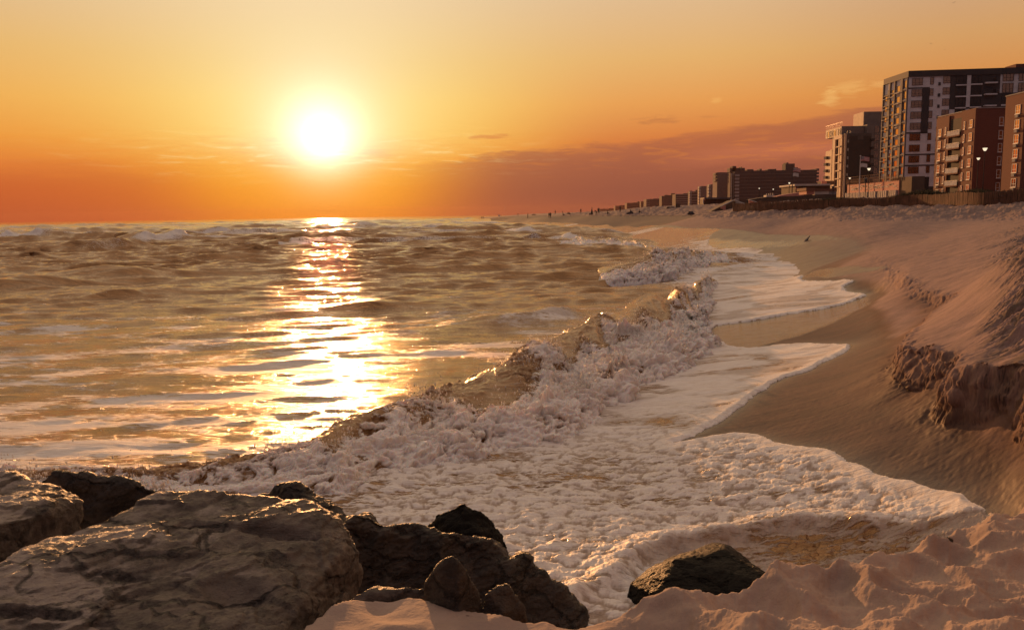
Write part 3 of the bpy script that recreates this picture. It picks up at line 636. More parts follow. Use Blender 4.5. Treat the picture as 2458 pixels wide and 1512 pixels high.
# a fine spray of drops above the froth
def spray():
    ico = bmesh.new(); bmesh.ops.create_icosphere(ico, subdivisions=1, radius=1.0)
    iv = np.array([v.co[:] for v in ico.verts]); fi = np.array([[v.index for v in f.verts] for f in ico.faces]); ico.free()
    r = np.random.default_rng(21); cs = []; rs = []; st = []
    for (Q, w, fd), n, k in ((Q1, 18000, 1.0), (Q2, 5000, 1.8), (Q3, 1200, 2.2)):
        wf = (w * np.clip(perlin(Q[..., 0] * 1.3, Q[..., 1] * 1.3, 4) + .15, 0, 1) ** 1.5 * sstep(0.1, .45, Q[..., 2])).ravel(); wf /= wf.sum()
        c = Q.reshape(-1, 3)[r.choice(wf.size, n, p=wf)].copy()
        c[:, 2] += np.abs(r.exponential(.085 * k, n)); c[:, :2] += r.normal(size=(n, 2)) * .05 * k
        cs.append(c); rs.append(np.clip(r.exponential(.0034, n), .0022, .013) * k)
    # splash behind the far left boulder
    n = 900; px = r.uniform(-20, 420, n); c = np.array([atz(a, 1140 + .10 * a, .1) for a in px]); c[:, 2] += r.exponential(.10, n) * (1.2 - px / 600); cs.append(c); rs.append(np.clip(r.exponential(.004, n), .0025, .012))
    c = np.concatenate(cs); rr = np.concatenate(rs); n = len(c)
    sc = np.stack([rr, rr, rr * r.uniform(1, 2.6, n)], -1)
    V = (c[:, None, :] + iv[None] * sc[:, None, :]).reshape(-1, 3); F = (fi[None] + (np.arange(n) * len(iv))[:, None, None]).reshape(-1, 3)
    me = bpy.data.meshes.new('sea_spray'); me.vertices.add(len(V)); me.vertices.foreach_set('co', V.astype(np.float32).ravel())
    me.loops.add(F.size); me.polygons.add(len(F)); me.loops.foreach_set('vertex_index', F.ravel().astype(np.int32)); me.polygons.foreach_set('loop_start', np.arange(0, F.size, 3, dtype=np.int32))
    me.polygons.foreach_set('use_smooth', np.ones(len(F), bool)); me.update()
    m, t, b = new_mat('spray'); b.inputs['Base Color'].default_value = (.8, .77, .74, 1); b.inputs['Roughness'].default_value = .3
    tr = t.nodes.new('ShaderNodeBsdfTranslucent'); tr.inputs[0].default_value = (.85, .8, .75, 1); mx = t.nodes.new('ShaderNodeMixShader'); mx.inputs[0].default_value = .45
    t.links.new(b.outputs[0], mx.inputs[1]); t.links.new(tr.outputs[0], mx.inputs[2]); t.links.new(mx.outputs[0], [x for x in t.nodes if x.type == 'OUTPUT_MATERIAL'][0].inputs[0])
    me.materials.append(m); o = bpy.data.objects.new('sea_spray', me); COL.objects.link(o); tag(o, kind='stuff')
spray()
# ------------------------------------------------------------------ boulders
def hullmesh(bm, pts):
    vs = [bm.verts.new(p) for p in pts]
    r = bmesh.ops.convex_hull(bm, input=vs, use_existing_faces=False)
    junk = [g for g in r['geom_interior'] if isinstance(g, bmesh.types.BMVert)] + [g for g in r['geom_unused'] if isinstance(g, bmesh.types.BMVert)]
    bmesh.ops.delete(bm, geom=list(set(junk)), context='VERTS')
def rock_mat(name, c1, c2, rough, sand=0.0, wet=0.3, spec=.5):
    m, t, b = new_mat(name); oc = coords(t)
    st_ = t.nodes.new('ShaderNodeMapping'); put(t, st_.inputs[0], oc); st_.inputs['Rotation'].default_value = (.3, .5, .6); st_.inputs['Scale'].default_value = (1, 2.4, 3)
    v = S(t, st_.outputs[0])
    a = ntex(t, v, 2.2, 8, .66, .5); c = ntex(t, oc, 9, 8, .7); f = ntex(t, oc, 45, 4, .7)
    col = mixc(t, a.step(.36, .64), c1, c2)
    col = mixc(t, c.step(.50, .72) * .5, col, tuple(min(1, x * 1.7) for x in c2))
    col = mixc(t, c.step(.46, .32) * .6, col, tuple(x * .45 for x in c1))
    if sand:
        g = t.nodes.new('ShaderNodeNewGeometry'); sn = t.nodes.new('ShaderNodeSeparateXYZ'); t.links.new(g.outputs['Normal'], sn.inputs[0])
        sp = t.nodes.new('ShaderNodeSeparateXYZ'); put(t, sp.inputs[0], oc)
        up = S(t, sn.outputs[2]).step(.80, .97)
        col = mixc(t, up * (ntex(t, oc, 1.6, 5, .6) + S(t, sp.outputs[0]) * -.10 - S(t, sp.outputs[1]) * .06).step(.44, .56) * sand, col, (0.42, 0.345, 0.30))
    put(t, b.inputs['Base Color'], col)
    put(t, b.inputs['Roughness'], rough + (c - .5) * .5 - (a - .5) * wet)
    b.inputs['Specular IOR Level'].default_value = spec
    wv = t.nodes.new('ShaderNodeVectorMath'); wv.operation = 'ADD'; put(t, wv.inputs[0], v); nz = t.nodes.new('ShaderNodeTexNoise'); put(t, nz.inputs['Vector'], oc); nz.inputs['Scale'].default_value = 2.5; nz.inputs['Detail'].default_value = 5; t.links.new(nz.outputs['Color'], wv.inputs[1])
    ck = vtex(t, S(t, wv.outputs[0]), 1.1, 'DISTANCE_TO_EDGE').step(0.0, .045) * a.step(.40, .52, .0, 1.0) + a.step(.40, .52, 1.0, .0)
    put(t, b.inputs['Base Color'], mixc(t, (1.0 - ck) * .8, col, tuple(x * .25 for x in c1)))
    g2 = ntex(t, vmul(t, v, (1.0, 1.5, 1.5)), 22, 6, .75)
    bn = bump(t, ck, .03, .9); bn = bump(t, g2, .012, 1.0, bn); bn = bump(t, a, .05, .8, bn); bn = bump(t, c, .022, 1.0, bn); bn = bump(t, f, .006, .9, bn)
    t.links.new(bn.k, b.inputs['Normal'])
    return m
m_slab = rock_mat('weathered_stone', (0.085, 0.064, 0.050), (0.185, 0.145, 0.115), .42, .8)
m_rock = rock_mat('dark_stone', (0.032, 0.025, 0.020), (0.075, 0.058, 0.046), .46)
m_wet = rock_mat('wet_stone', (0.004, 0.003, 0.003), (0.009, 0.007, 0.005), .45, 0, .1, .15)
def make_rock(name, hulls, mat, voxel, label, smooth=4, amp=0.03, sc=1.6, strata=0.0, seed=0.0, group=None, cuts=()):
    bm = bmesh.new()
    for h in hulls: hullmesh(bm, h)
    me = bpy.data.meshes.new(name); bm.to_mesh(me); bm.free()
    o = bpy.data.objects.new(name, me); COL.objects.link(o)
    m = o.modifiers.new('r', 'REMESH'); m.mode = 'VOXEL'; m.voxel_size = voxel
    s = o.modifiers.new('s', 'SMOOTH'); s.iterations = smooth; s.factor = .5
    dg = bpy.context.evaluated_depsgraph_get(); dg.update()
    me2 = bpy.data.meshes.new_from_object(o.evaluated_get(dg)); o.modifiers.clear(); o.data = me2; me2.name = name
    n = len(me2.vertices); co = np.empty(n * 3, np.float32); me2.vertices.foreach_get('co', co); co = co.reshape(-1, 3)
    no = np.empty(n * 3, np.float32); me2.vertices.foreach_get('normal', no); no = no.reshape(-1, 3)
    x, y, z = co.T + seed
    u = x * .8 + y * .6; v = y * .8 - x * .6 + z * .7
    d = amp * (1.5 * fbm(x * sc, y * sc, z * sc, 3, .5) + .22 * (.5 - billow(x * sc * 3, y * sc * 3, z * sc * 3, 5, .55)))
    ridg = 1 - np.abs(perlin(u * 1.3 * sc, v * 3.2 * sc, z * 2 * sc)); d -= amp * .5 * sstep(.965, 1.0, ridg) * sstep(.0, .35, fbm(x * sc * .9 + 5, y * sc * .9, z * sc, 2))
    if strata: d += strata * np.abs(((v * 4.5 + .9 * fbm(u * 1.2, v * 1.2, z, 3)) % 1.0) - .5) * (.6 + fbm(u, v, z * 2, 2))
    cell = perlin(u * 1.7 * sc + 3, v * 2.3 * sc, z * 2 * sc) + .5 * perlin(u * 4 * sc, v * 5 * sc, z * 4 * sc); d += amp * .9 * (sstep(-.02, .03, cell) - .5) * .7 + amp * .4 * sstep(.28, .31, cell)
    d += amp * .35 * fbm(u * sc * 9, v * sc * 16, z * sc * 14, 4, .65)
    for (c, r, dep) in cuts:
        q = (co - np.array(c)) / np.array(r); g = np.exp(-(q ** 2).sum(1) ** 2); d -= dep * g
    co2 = co + no * d[:, None]; me2.vertices.foreach_set('co', co2.astype(np.float32).ravel())
    me2.polygons.foreach_set('use_smooth', np.ones(len(me2.polygons), bool)); me2.update(); me2.materials.clear(); me2.materials.append(mat)
    tag(o, label, 'boulder', group)
    return o
def down(tops, z, grow=0.06):                  # the same ring lower down and a little wider
    c = np.mean([p[:2] for p in tops], axis=0)
    return [(p[0] + (p[0] - c[0]) * grow, p[1] + (p[1] - c[1]) * grow, z) for p in tops]
A_ = lambda *pp: [atz(*p) for p in pp]
top = A_((-260, 1560, 1.25), (-60, 1385, 1.31), (55, 1312, 1.32), (180, 1272, 1.33), (290, 1232, 1.34), (395, 1184, 1.35), (480, 1180, 1.35), (640, 1190, 1.32), (765, 1212, 1.27), (812, 1245, 1.22), (840, 1296, 1.14), (790, 1335, 1.15), (690, 1395, 1.17), (628, 1470, 1.17), (590, 1620, 1.10), (300, 1800, 1.08), (-300, 1800, 1.1))
make_rock('boulder', [top + down(top, -.3, .10)], m_slab, .014, 'huge flat-topped grey-brown boulder filling the lower left, patches of sand on top', 3, .030, 1.2, .045, 0.0, None,
          cuts=[(atz(672, 1272, 1.27), (.24, .045, .10), .075), (atz(560, 1434, 1.17), (.17, .10, .12), .07), (atz(60, 1462, 1.27), (.22, .035, .1), .05), (atz(440, 1396, 1.2), (.10, .02, .08), .03), (atz(505, 1262, 1.3), (.12, .03, .08), .035), (atz(300, 1380, 1.25), (.12, .03, .08), .03)])
top = A_((-260, 1130, 1.25), (-60, 1136, 1.25), (10, 1142, 1.25), (85, 1153, 1.2), (150, 1168, 1.16), (187, 1186, 1.12), (192, 1204, 1.08), (150, 1222, 1.10), (70, 1243, 1.16), (-20, 1262, 1.2), (-260, 1290, 1.28))
bot = [(p[0] - .02, p[1] + (.10 if p[1] < 5 else 0), -.2) for p in top]
make_rock('boulder', [top + bot], m_slab, .014, 'flat brown boulder at the left edge of the photo, its near face in deep shadow', 5, .028, 1.5, .02, 3.0)
t3 = A_((92, 1156, .92), (112, 1140, .98), (135, 1134, 1.0), (172, 1141, .97), (178, 1160, .90), (120, 1180, .8))
t3b = A_((170, 1146, .95), (235, 1140, .95), (275, 1146, .92), (330, 1165, .86), (420, 1182, .80), (470, 1196, .74), (420, 1240, .6), (200, 1290, .45), (150, 1260, .5))
make_rock('boulder', [t3 + down(t3, -.3, .3), t3b + down(t3b, -.3, .1), [*t3[2:5], *t3b[:3], *down(t3b[:3], -.2)]], m_rock, .014, 'long dark brown boulder lying low behind the two flat ones, against the surf', 3, .028, 2.0, .02, 5.0)
t4 = A_((640, 1196, .86), (664, 1184, .92), (684, 1168, .98), (706, 1164, 1.0), (735, 1176, .96), (790, 1206, .86), (850, 1242, .80), (880, 1290, .7), (820, 1290, .8), (690, 1225, .85))
t4b = A_((570, 1192, .84), (620, 1189, .86), (662, 1187, .88), (700, 1230, .7), (600, 1220, .7))
make_rock('boulder', [t4 + down(t4, -.3, .15), t4b + down(t4b, -.2, .1)], m_rock, .012, 'brown peaked boulder rising behind the right end of the huge flat boulder', 2, .026, 2.4, .02, 8.0)
def ridge_hulls(pts, fo, ba, zb=-.2):
    out = []
    for a, b in zip(pts[:-1], pts[1:]):
        h = []
        for p in (a, b):
            d_ = np.array([p[0], p[1]]) / np.hypot(p[0], p[1])
            h += [p, (p[0] - d_[0] * .05, p[1] - d_[1] * .05, p[2] - .05), (p[0] - d_[0] * fo, p[1] - d_[1] * fo, zb), (p[0] + d_[0] * ba * .35, p[1] + d_[1] * ba * .35, p[2] - .10), (p[0] + d_[0] * ba, p[1] + d_[1] * ba, zb)]
        out.append(h)
    return out
rg = A_((822, 1262, 1.0), (852, 1240, 1.04), (880, 1237, 1.03), (920, 1252, .99), (955, 1256, .96), (992, 1258, .93), (1030, 1268, .90), (1055, 1288, .86), (1082, 1280, .86), (1110, 1274, .86), (1140, 1277, .84), (1165, 1296, .78), (1180, 1296, .77), (1205, 1318, .70), (1222, 1350, .62), (1262, 1340, .60), (1290, 1372, .50), (1322, 1392, .44), (1345, 1412, .38), (1378, 1448, .28), (1398, 1466, .20))
make_rock('boulder', ridge_hulls(rg, .42, .40), m_rock, .012, 'long jagged dark boulder whose steep face runs down to the right between sand and foam', 2, .024, 2.2, .055, 12.0)
t5 = A_((1020, 1266, .30), (1045, 1240, .42), (1084, 1219, .50), (1114, 1211, .53), (1146, 1221, .49), (1180, 1250, .37), (1208, 1285, .22), (1222, 1308, .10), (1150, 1290, .35), (1080, 1270, .38))
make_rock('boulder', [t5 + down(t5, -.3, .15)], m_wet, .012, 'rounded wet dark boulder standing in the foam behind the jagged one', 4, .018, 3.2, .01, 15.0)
t6 = A_((1050, 1362, 1.32), (1066, 1344, 1.39), (1086, 1334, 1.42), (1098, 1345, 1.40), (1130, 1392, 1.27), (1152, 1424, 1.18), (1150, 1440, 1.15), (1090, 1420, 1.24), (1020, 1402, 1.22), (1030, 1384, 1.24))
make_rock('boulder', [t6 + down(t6, .9, .2)], m_rock, .007, 'small pointed dark boulder poking out of the sand, streaked with sand', 0, .007, 4, .010, 18.0)
t7 = A_((1160, 1444, 1.14), (1172, 1418, 1.19), (1195, 1406, 1.2), (1222, 1406, 1.19), (1244, 1428, 1.14), (1262, 1458, 1.08), (1210, 1470, 1.10))
make_rock('boulder', [t7 + down(t7, .85, .2)], m_rock, .008, 'small rounded brown boulder half buried at the sand edge, right of the pointed one', 3, .008, 4, .01, 21.0)
t8 = A_((835, 1420, 1.17), (856, 1402, 1.20), (880, 1390, 1.21), (905, 1384, 1.20), (930, 1392, 1.19), (960, 1394, 1.19), (1005, 1390, 1.19), (1030, 1388, 1.2), (1035, 1400, 1.16), (950, 1425, 1.12), (880, 1440, 1.12))
t8 = [(p[0], p[1], p[2] - .05) for p in t8]
make_rock('boulder', [t8 + down(t8, .85, .1)], m_slab, .008, 'low flat boulder half covered by sand at the edge of the dark crevice', 2, .010, 4, .012, 24.0)
t9 = [P(*p) for p in ((1512, 1400, 5.9), (1555, 1362, 6.05), (1612, 1336, 6.25), (1640, 1326, 6.3), (1688, 1313, 6.4), (1722, 1300, 6.45), (1752, 1309, 6.4), (1792, 1340, 6.25), (1842, 1378, 6.0), (1620, 1340, 5.9), (1735, 1318, 6.1))]
b9 = [P(*p) for p in ((1560, 1424, 5.65), (1600, 1432, 5.55), (1700, 1440, 5.55), (1860, 1400, 5.7))]
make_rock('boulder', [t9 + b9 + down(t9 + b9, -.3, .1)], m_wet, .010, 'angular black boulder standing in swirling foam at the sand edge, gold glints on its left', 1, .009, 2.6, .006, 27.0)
t10 = A_((2226, 1308, 1.17), (2232, 1296, 1.20), (2262, 1286, 1.22), (2285, 1290, 1.21), (2282, 1300, 1.19), (2240, 1312, 1.15))
make_rock('stone', [t10 + down(t10, 1.05, .05)], m_slab, .006, 'small flat stone on the crest of the near sand, overhanging the foam', 1, .006, 8, 0, 30.0)['category'] = 'stone'
# ------------------------------------------------------------------ simple materials
def flat_mat(name, c, rough=.7, metal=0.0, var=.12, scale=.6, bump_=0.0, emit=None, estr=0.0):
    m, t, b = new_mat(name); oc = coords(t); n = ntex(t, oc, scale, 5, .6)
    put(t, b.inputs['Base Color'], mixc(t, n.step(.3, .7), tuple(x * (1 - var) for x in c), tuple(min(1, x * (1 + var)) for x in c)))
    b.inputs['Roughness'].default_value = rough; b.inputs['Metallic'].default_value = metal
    if bump_: t.links.new(bump(t, ntex(t, oc, scale * 12, 3), bump_, .5).k, b.inputs['Normal'])
    if emit: b.inputs['Emission Color'].default_value = (*emit, 1); b.inputs['Emission Strength'].default_value = estr
    return m
def brick_mat(name, c1, c2, mortar):
    m, t, b = new_mat(name)
    tc = coords(t); sep = t.nodes.new('ShaderNodeSeparateXYZ'); put(t, sep.inputs[0], tc)
    cb = t.nodes.new('ShaderNodeCombineXYZ'); put(t, cb.inputs[0], S(t, sep.outputs[0]) + S(t, sep.outputs[1])); put(t, cb.inputs[1], S(t, sep.outputs[2]))
    br = t.nodes.new('ShaderNodeTexBrick'); put(t, br.inputs['Vector'], S(t, cb.outputs[0])); br.inputs['Scale'].default_value = 3.0
    br.inputs['Color1'].default_value = (*c1, 1); br.inputs['Color2'].default_value = (*c2, 1); br.inputs['Mortar'].default_value = (*mortar, 1)
    st_ = ntex(t, tc, .25, 5, .6)
    put(t, b.inputs['Base Color'], mixc(t, st_.step(.55, .75) * .35, S(t, br.outputs['Color']), tuple(x * .5 for x in c1))); b.inputs['Roughness'].default_value = .85
    return m
M = {k: flat_mat(k, *v) for k, v in dict(
    white_panel=((.78, .74, .74), .75), dark_panel=((.055, .05, .052), .7), grey_panel=((.15, .13, .13), .75), sunlit_tan=((.56, .40, .27), .7), slot=((.03, .025, .025), .8), slab_edge=((.5, .47, .46), .7), metal=((.10, .09, .09), .45, .6), dark_wood=((.12, .075, .05), .85),  # the tan has the sun's glow on west walls put into its colour
    red_wood=((.20, .09, .055), .85), pale=((.62, .55, .48), .8), frame_white=((.72, .69, .66), .6), frame_dark=((.05, .045, .045), .5), concrete=((.34, .31, .29), .85), far_wall=((.20, .15, .14), .9), far_pale=((.42, .36, .33), .9), far_dark=((.11, .085, .08), .9), sunlit_red=((.58, .26, .2), .8),  # the last one, red-orange, has low-sun glow put into its colour
    roof_tar=((.09, .08, .08), .9), cloth_dark=((.035, .03, .035), .9), cloth_white=((.7, .66, .62), .9), skin=((.35, .2, .14), .6), gull=((.3, .28, .27), .8), flag_red=((.5, .04, .05), .8), flag_blue=((.03, .05, .18), .8), canvas=((.6, .5, .42), .9)).items()}
M['brick'] = brick_mat('brick', (.21, .062, .038), (.16, .048, .03), (.18, .11, .085))
M['glass'] = new_mat('coated_glass')[0]
_b = [n for n in M['glass'].node_tree.nodes if n.type == 'BSDF_PRINCIPLED'][0]; _t = M['glass'].node_tree
_oc = coords(_t); put(_t, _b.inputs['Base Color'], mixc(_t, ntex(_t, _oc, .35, 3).step(.35, .65), (.80, .50, .30), (.60, .38, .24))); _b.inputs['Metallic'].default_value = .9; _b.inputs['Roughness'].default_value = .06
_t.links.new(bump(_t, ntex(_t, _oc, .8, 2), .05, .4).k, _b.inputs['Normal'])
# ------------------------------------------------------------------ boxes
class MB:
    def __init__(s): s.v = []; s.f = []
    def box(s, o, a, b, c):                    # corner and three edge vectors
        o, a, b, c = (np.array(q, float) for q in (o, a, b, c)); i = len(s.v)
        if np.dot(np.cross(a, b), c) < 0: a, b = b, a
        for k in range(8): s.v.append(o + a * (k & 1) + b * (k >> 1 & 1) + c * (k >> 2 & 1))
        for q in ((0, 2, 3, 1), (4, 5, 7, 6), (0, 1, 5, 4), (2, 6, 7, 3), (0, 4, 6, 2), (1, 3, 7, 5)): s.f.append([i + j for j in q])
        return s
    def cyl(s, p, q, r0, r1=None, n=8):
        p, q = np.array(p, float), np.array(q, float); r1 = r0 if r1 is None else r1; d = (q - p) / np.linalg.norm(q - p)
        u = np.cross(d, (0, 0, 1) if abs(d[2]) < .9 else (1, 0, 0)); u /= np.linalg.norm(u); w = np.cross(d, u); i = len(s.v)
        for c, r in ((p, r0), (q, r1)):
            for k in range(n): t = 2 * math.pi * k / n; s.v.append(c + r * (math.cos(t) * u + math.sin(t) * w))
        for k in range(n): s.f.append([i + k, i + (k + 1) % n, i + n + (k + 1) % n, i + n + k])
        s.f.append([i + k for k in range(n)][::-1]); s.f.append([i + n + k for k in range(n)])
        return s
    def build(s, name, mat, parent=None, loc=None):
        me = bpy.data.meshes.new(name); me.from_pydata([tuple(map(float, v)) for v in s.v], [], s.f); me.update(); me.materials.append(mat)
        o = bpy.data.objects.new(name, me); COL.objects.link(o)
        if parent: o.parent = parent
        if loc is not None: o.location = loc
        return o
def empty(name, loc, label=None, cat=None, group=None, rz_=0.0):
    o = bpy.data.objects.new(name, None); COL.objects.link(o); o.location = loc; o.rotation_euler = (0, 0, rz_); o.empty_display_size = .2
    tag(o, label, cat, group); return o
class Facade:
    """a wall plane inside a building's own frame: origin, direction along the wall, outward normal"""
    def __init__(s, o, u, n, root): s.o, s.u, s.n, s.root = np.array(o, float), np.array(u, float), np.array(n, float), root
    def pt(s, a, z, out=0.0): return s.o + s.u * a + s.n * out + np.array((0, 0, z))
    def rect(s, mb, a0, a1, z0, z1, out0, out1): return mb.box(s.pt(a0, z0, out0), s.u * (a1 - a0), s.n * (out1 - out0), (0, 0, z1 - z0))
    def window(s, a0, a1, z0, z1, frame, nv=3, nh=2, fw=.07, sill=None, depth=.10):
        f = MB(); w, h = a1 - a0, z1 - z0; key = (round(w, 2), round(h, 2), frame.name, nv, nh, tuple(s.u.round(3)), bool(sill))
        base = s.pt(a0, z0)
        if key not in WINC:
            L = Facade((0, 0, 0), s.u, s.n, None)
            for x in (0, w - fw): L.rect(f, x, x + fw, 0, h, .0, depth)
            for z in (0, h - fw): L.rect(f, fw, w - fw, z, z + fw, .0, depth - .003)
            for i in range(1, nv): x = w * i / nv; L.rect(f, x - fw * .4, x + fw * .4, fw, h - fw, .0, depth - .02)
            if nh > 1: z = h * .36; L.rect(f, fw, w - fw, z - fw * .4, z + fw * .4, .0, depth - .025)
            if sill: L.rect(f, -.06, w + .06, -.14, -.004, .0, depth + .1)
            fo = f.build('window', frame); g = MB(); L.rect(g, fw * .8, w - fw * .8, fw * .8, h - fw * .8, 0, .035); WINC[key] = (fo.data, g.build('pane', M['glass']).data)
            for q in (fo, ): bpy.data.objects.remove(q)
            for q in [q for q in bpy.data.objects if q.data == WINC[key][1]]: bpy.data.objects.remove(q)
        fo = bpy.data.objects.new('window', WINC[key][0]); go = bpy.data.objects.new('pane', WINC[key][1])
        for q in (fo, go): COL.objects.link(q)
        fo.parent = s.root; fo.location = base; go.parent = fo
        return fo
WINC = {}
# ------------------------------------------------------------------ helpers for far buildings
def hz(px): return (834 - 0.0142 * px * 1.5622) / 1.5622
def block(name, o, a, b, c, mat, parent): return MB().box(o, a, b, c).build(name, mat, parent)
# ------------------------------------------------------------------ big grey and white apartment block
K = 0.02728
C0 = P(2182.6, 171, 220)
C0 = (C0[0], 220.0)
root = empty('apartment_building', (*C0, 3.0), 'tallest white and dark grey block, its narrow west side full of glowing orange windows', 'building')
TOP = P(2182.6, 171, 220)[2] - 3.0
e1 = np.array((-.03, 1.0, 0)); e2 = np.array((1.0, -.11, 0)); e2 /= np.linalg.norm(e2); nS = np.array((-.11, -1.0, 0)); nS /= np.linalg.norm(nS); nW = np.array((-1, -.03, 0))
Ls, Lw = 46.0, 13.3
wall = MB().box((0, 0, 0), e2 * Ls, e1 * Lw, (0, 0, TOP - 1.6)).build('wall', M['white_panel'], root)
FS, FW = Facade((0, 0, 0), e2, nS, root), Facade((0, 0, 0), e1, nW, root)
def zc(cy): return TOP - (cy - 185) * K
def xc(cx): return (cx - 890) * K
band = MB(); FS.rect(band, -.15, Ls, TOP - 1.6, TOP, -.0, .25); FW.rect(band, -.15, Lw, TOP - 1.6, TOP, -.0, .25); band.box((.1, .1, TOP - 1.6), e2 * (Ls - .2), e1 * (Lw - .2), (0, 0, 1.3)); band.build('parapet', M['dark_panel'], root)
dp = MB()
for (a, b, t_, l) in ((1022, 1090, 345, 790), (890, 1022, 345, 358), (890, 1090, 776, 790), (890, 1190, 988, 1001), (890, 1600, 1095, 1108), (1280, 1333, 230, 566), (1333, 1605, 240, 700), (1605, 1740, 222, 720), (1740, 2500, 422, 1000), (890, 1025, 1310, 1420), (1125, 1600, 1310, 1420), (2052, 2140, 200, 422)):
    FS.rect(dp, max(0, xc(a)), xc(b), zc(l), zc(t_), 0.002, .06)
dp.build('dark_cladding', M['dark_panel'], root)
lt = MB()
for (a, b, t_, l) in ((1433, 1470, 235, 548), (1433, 1470, 566, 720), (1280, 1330, 567, 622), (1865, 1905, 434, 548), (1595, 1740, 210, 219)): FS.rect(lt, xc(a), xc(b), zc(l), zc(t_), .0605, .12)
for k in range(4):
    for (a, b, t_) in ((1333, 1432, 330), (1471, 1575, 326), (1595, 1706, 318)): FS.rect(lt, xc(a), xc(b), zc(t_ + 12 + 109 * k), zc(t_ + 109 * k), .0605, .30 if a < 1590 else 1.0)
for (a, b) in ((1760, 1864), (1906, 2050)): FS.rect(lt, xc(a), xc(b), zc(545), zc(531), .0605, .2)
lt.build('white_cladding', M['white_panel'], root)
en = MB(); FS.rect(en, xc(1025), xc(1125), zc(1420), zc(1215), .003, .08); en.build('entrance', M['slot'], root)
for k in range(9):
    dz = 107 * k
    if k < 9: FS.window(xc(920), xc(1022), zc(324 + dz), zc(257 + dz), M['frame_dark'])
    FS.window(xc(1091), xc(1125), zc(320 + dz), zc(252 + dz), M['frame_dark'], 1, 2)
    if k < 4: FS.window(xc(1212), xc(1280), zc(313 + dz), zc(246 + dz), M['frame_dark'], 2, 2)
    v = MB(); FS.rect(v, xc(1168), xc(1190), zc(333 + dz), zc(302 + dz), 0, .10); v.build('vent', M['dark_panel'], root)
for k in range(4):
    dz = 108 * k
    FS.window(xc(1336), xc(1430), zc(322 + dz), zc(245 + dz), M['frame_dark'], 3, 2, depth=.2)
    FS.window(xc(1474), xc(1568), zc(318 + dz), zc(238 + dz), M['frame_dark'], 3, 2, depth=.2)
    if k < 3:
        for a in (1762, 1908, 2150): FS.window(xc(a), xc(a + 101), zc((310, 418, 525)[k]), zc((220, 330, 440)[k]), M['frame_dark'], 3, 2, depth=.16)
        if k < 2:
            bl = MB(); FS.rect(bl, xc(1690), xc(1704), zc(312 + dz), zc(272 + dz), .0605, 1.0); FS.rect(bl, xc(1704), xc(1726), zc(305 + dz), zc(280 + dz), .0605, .9)
            for q in range(9): FS.rect(bl, xc(1598 + q * 10.5), xc(1599.3 + q * 10.5), zc(316 + dz), zc(280 + dz), .92, .97)
            FS.rect(bl, xc(1596), xc(1704), zc(281 + dz), zc(278 + dz), .91, .98); bl.build('balcony', M['metal'], root)
# the lit west side, seen at a slant: across it cx runs 890 -> 645 as depth runs 0 -> Lw
def dc(cx): return (890 - cx) / 245 * Lw
wt_ = MB()
for (a, b) in ((890, 884), (846, 826), (772, 760), (722, 712), (652, 645)): FW.rect(wt_, max(0, dc(a)), dc(b), 0, TOP - 1.6, .002, .42)
for k in range(9):
    z1 = zc(340 + 105.5 * k + 12); FW.rect(wt_, dc(884), dc(846), z1 - .3, z1, .003, .36); FW.rect(wt_, dc(826), dc(772), z1 - .5, z1 - .15, .003, .36); FW.rect(wt_, dc(760), dc(722), z1 - .35, z1 - .05, .003, .36); FW.rect(wt_, dc(712), dc(652), z1 - .5, z1 - .15, .003, .36)
wt_.build('pilasters', M['grey_panel'], root)
wd = MB(); FW.rect(wd, dc(845), dc(827), 2, TOP - 2.4, .002, .1); FW.rect(wd, dc(711), dc(686), 2, TOP - 3.5, .002, .1); wd.build('dark_cladding', M['dark_panel'], root)
for k in range(9):
    dz = 105.8 * k
    for a0, a1, top_ in ((884, 850, 266), (812, 779, 300), (757, 727, 324), (684, 658, 352)):
        y_ = top_ + dz - (890 - a0) * .008
        FW.window(dc(a0), dc(a1), zc(y_ + 72 + (a0 < 700) * -4 - 47 * 0) , zc(y_), M['grey_panel'], 3, 2, fw=.08, depth=.05)
    sl_ = MB()
    for a0, a1, y0 in ((826, 780, 400), (712, 656, 425)):
        sl_ = MB(); FW.rect(sl_, dc(a0), dc(a1), zc(y0 + dz - 24), zc(y0 + dz - 28), .36, .8); sl_.build('balcony', M['slab_edge'], root)
aw = 0
for k, c in ((0, 727), (2, 779), (3, 779), (4, 850), (5, 779), (8, 727), (8, 850)):
    w_ = MB(); z = zc(388 + 105.8 * k)
    for q in range(3): w_.box(FW.pt(dc(c + 30) + q * .5, z, .06), FW.u * .4, FW.n * .45 + np.array((0, 0, -.25)), (0, 0, .08))
    w_.build('open_window', M['frame_white'], root)
pb = P(2440, 140, 226); MB().box((pb[0] - C0[0], 6, TOP - 1.7), (8, 0, 0), (0, 5, 0), (0, 0, 4.2)).build('rooftop_hut', M['brick'], root)
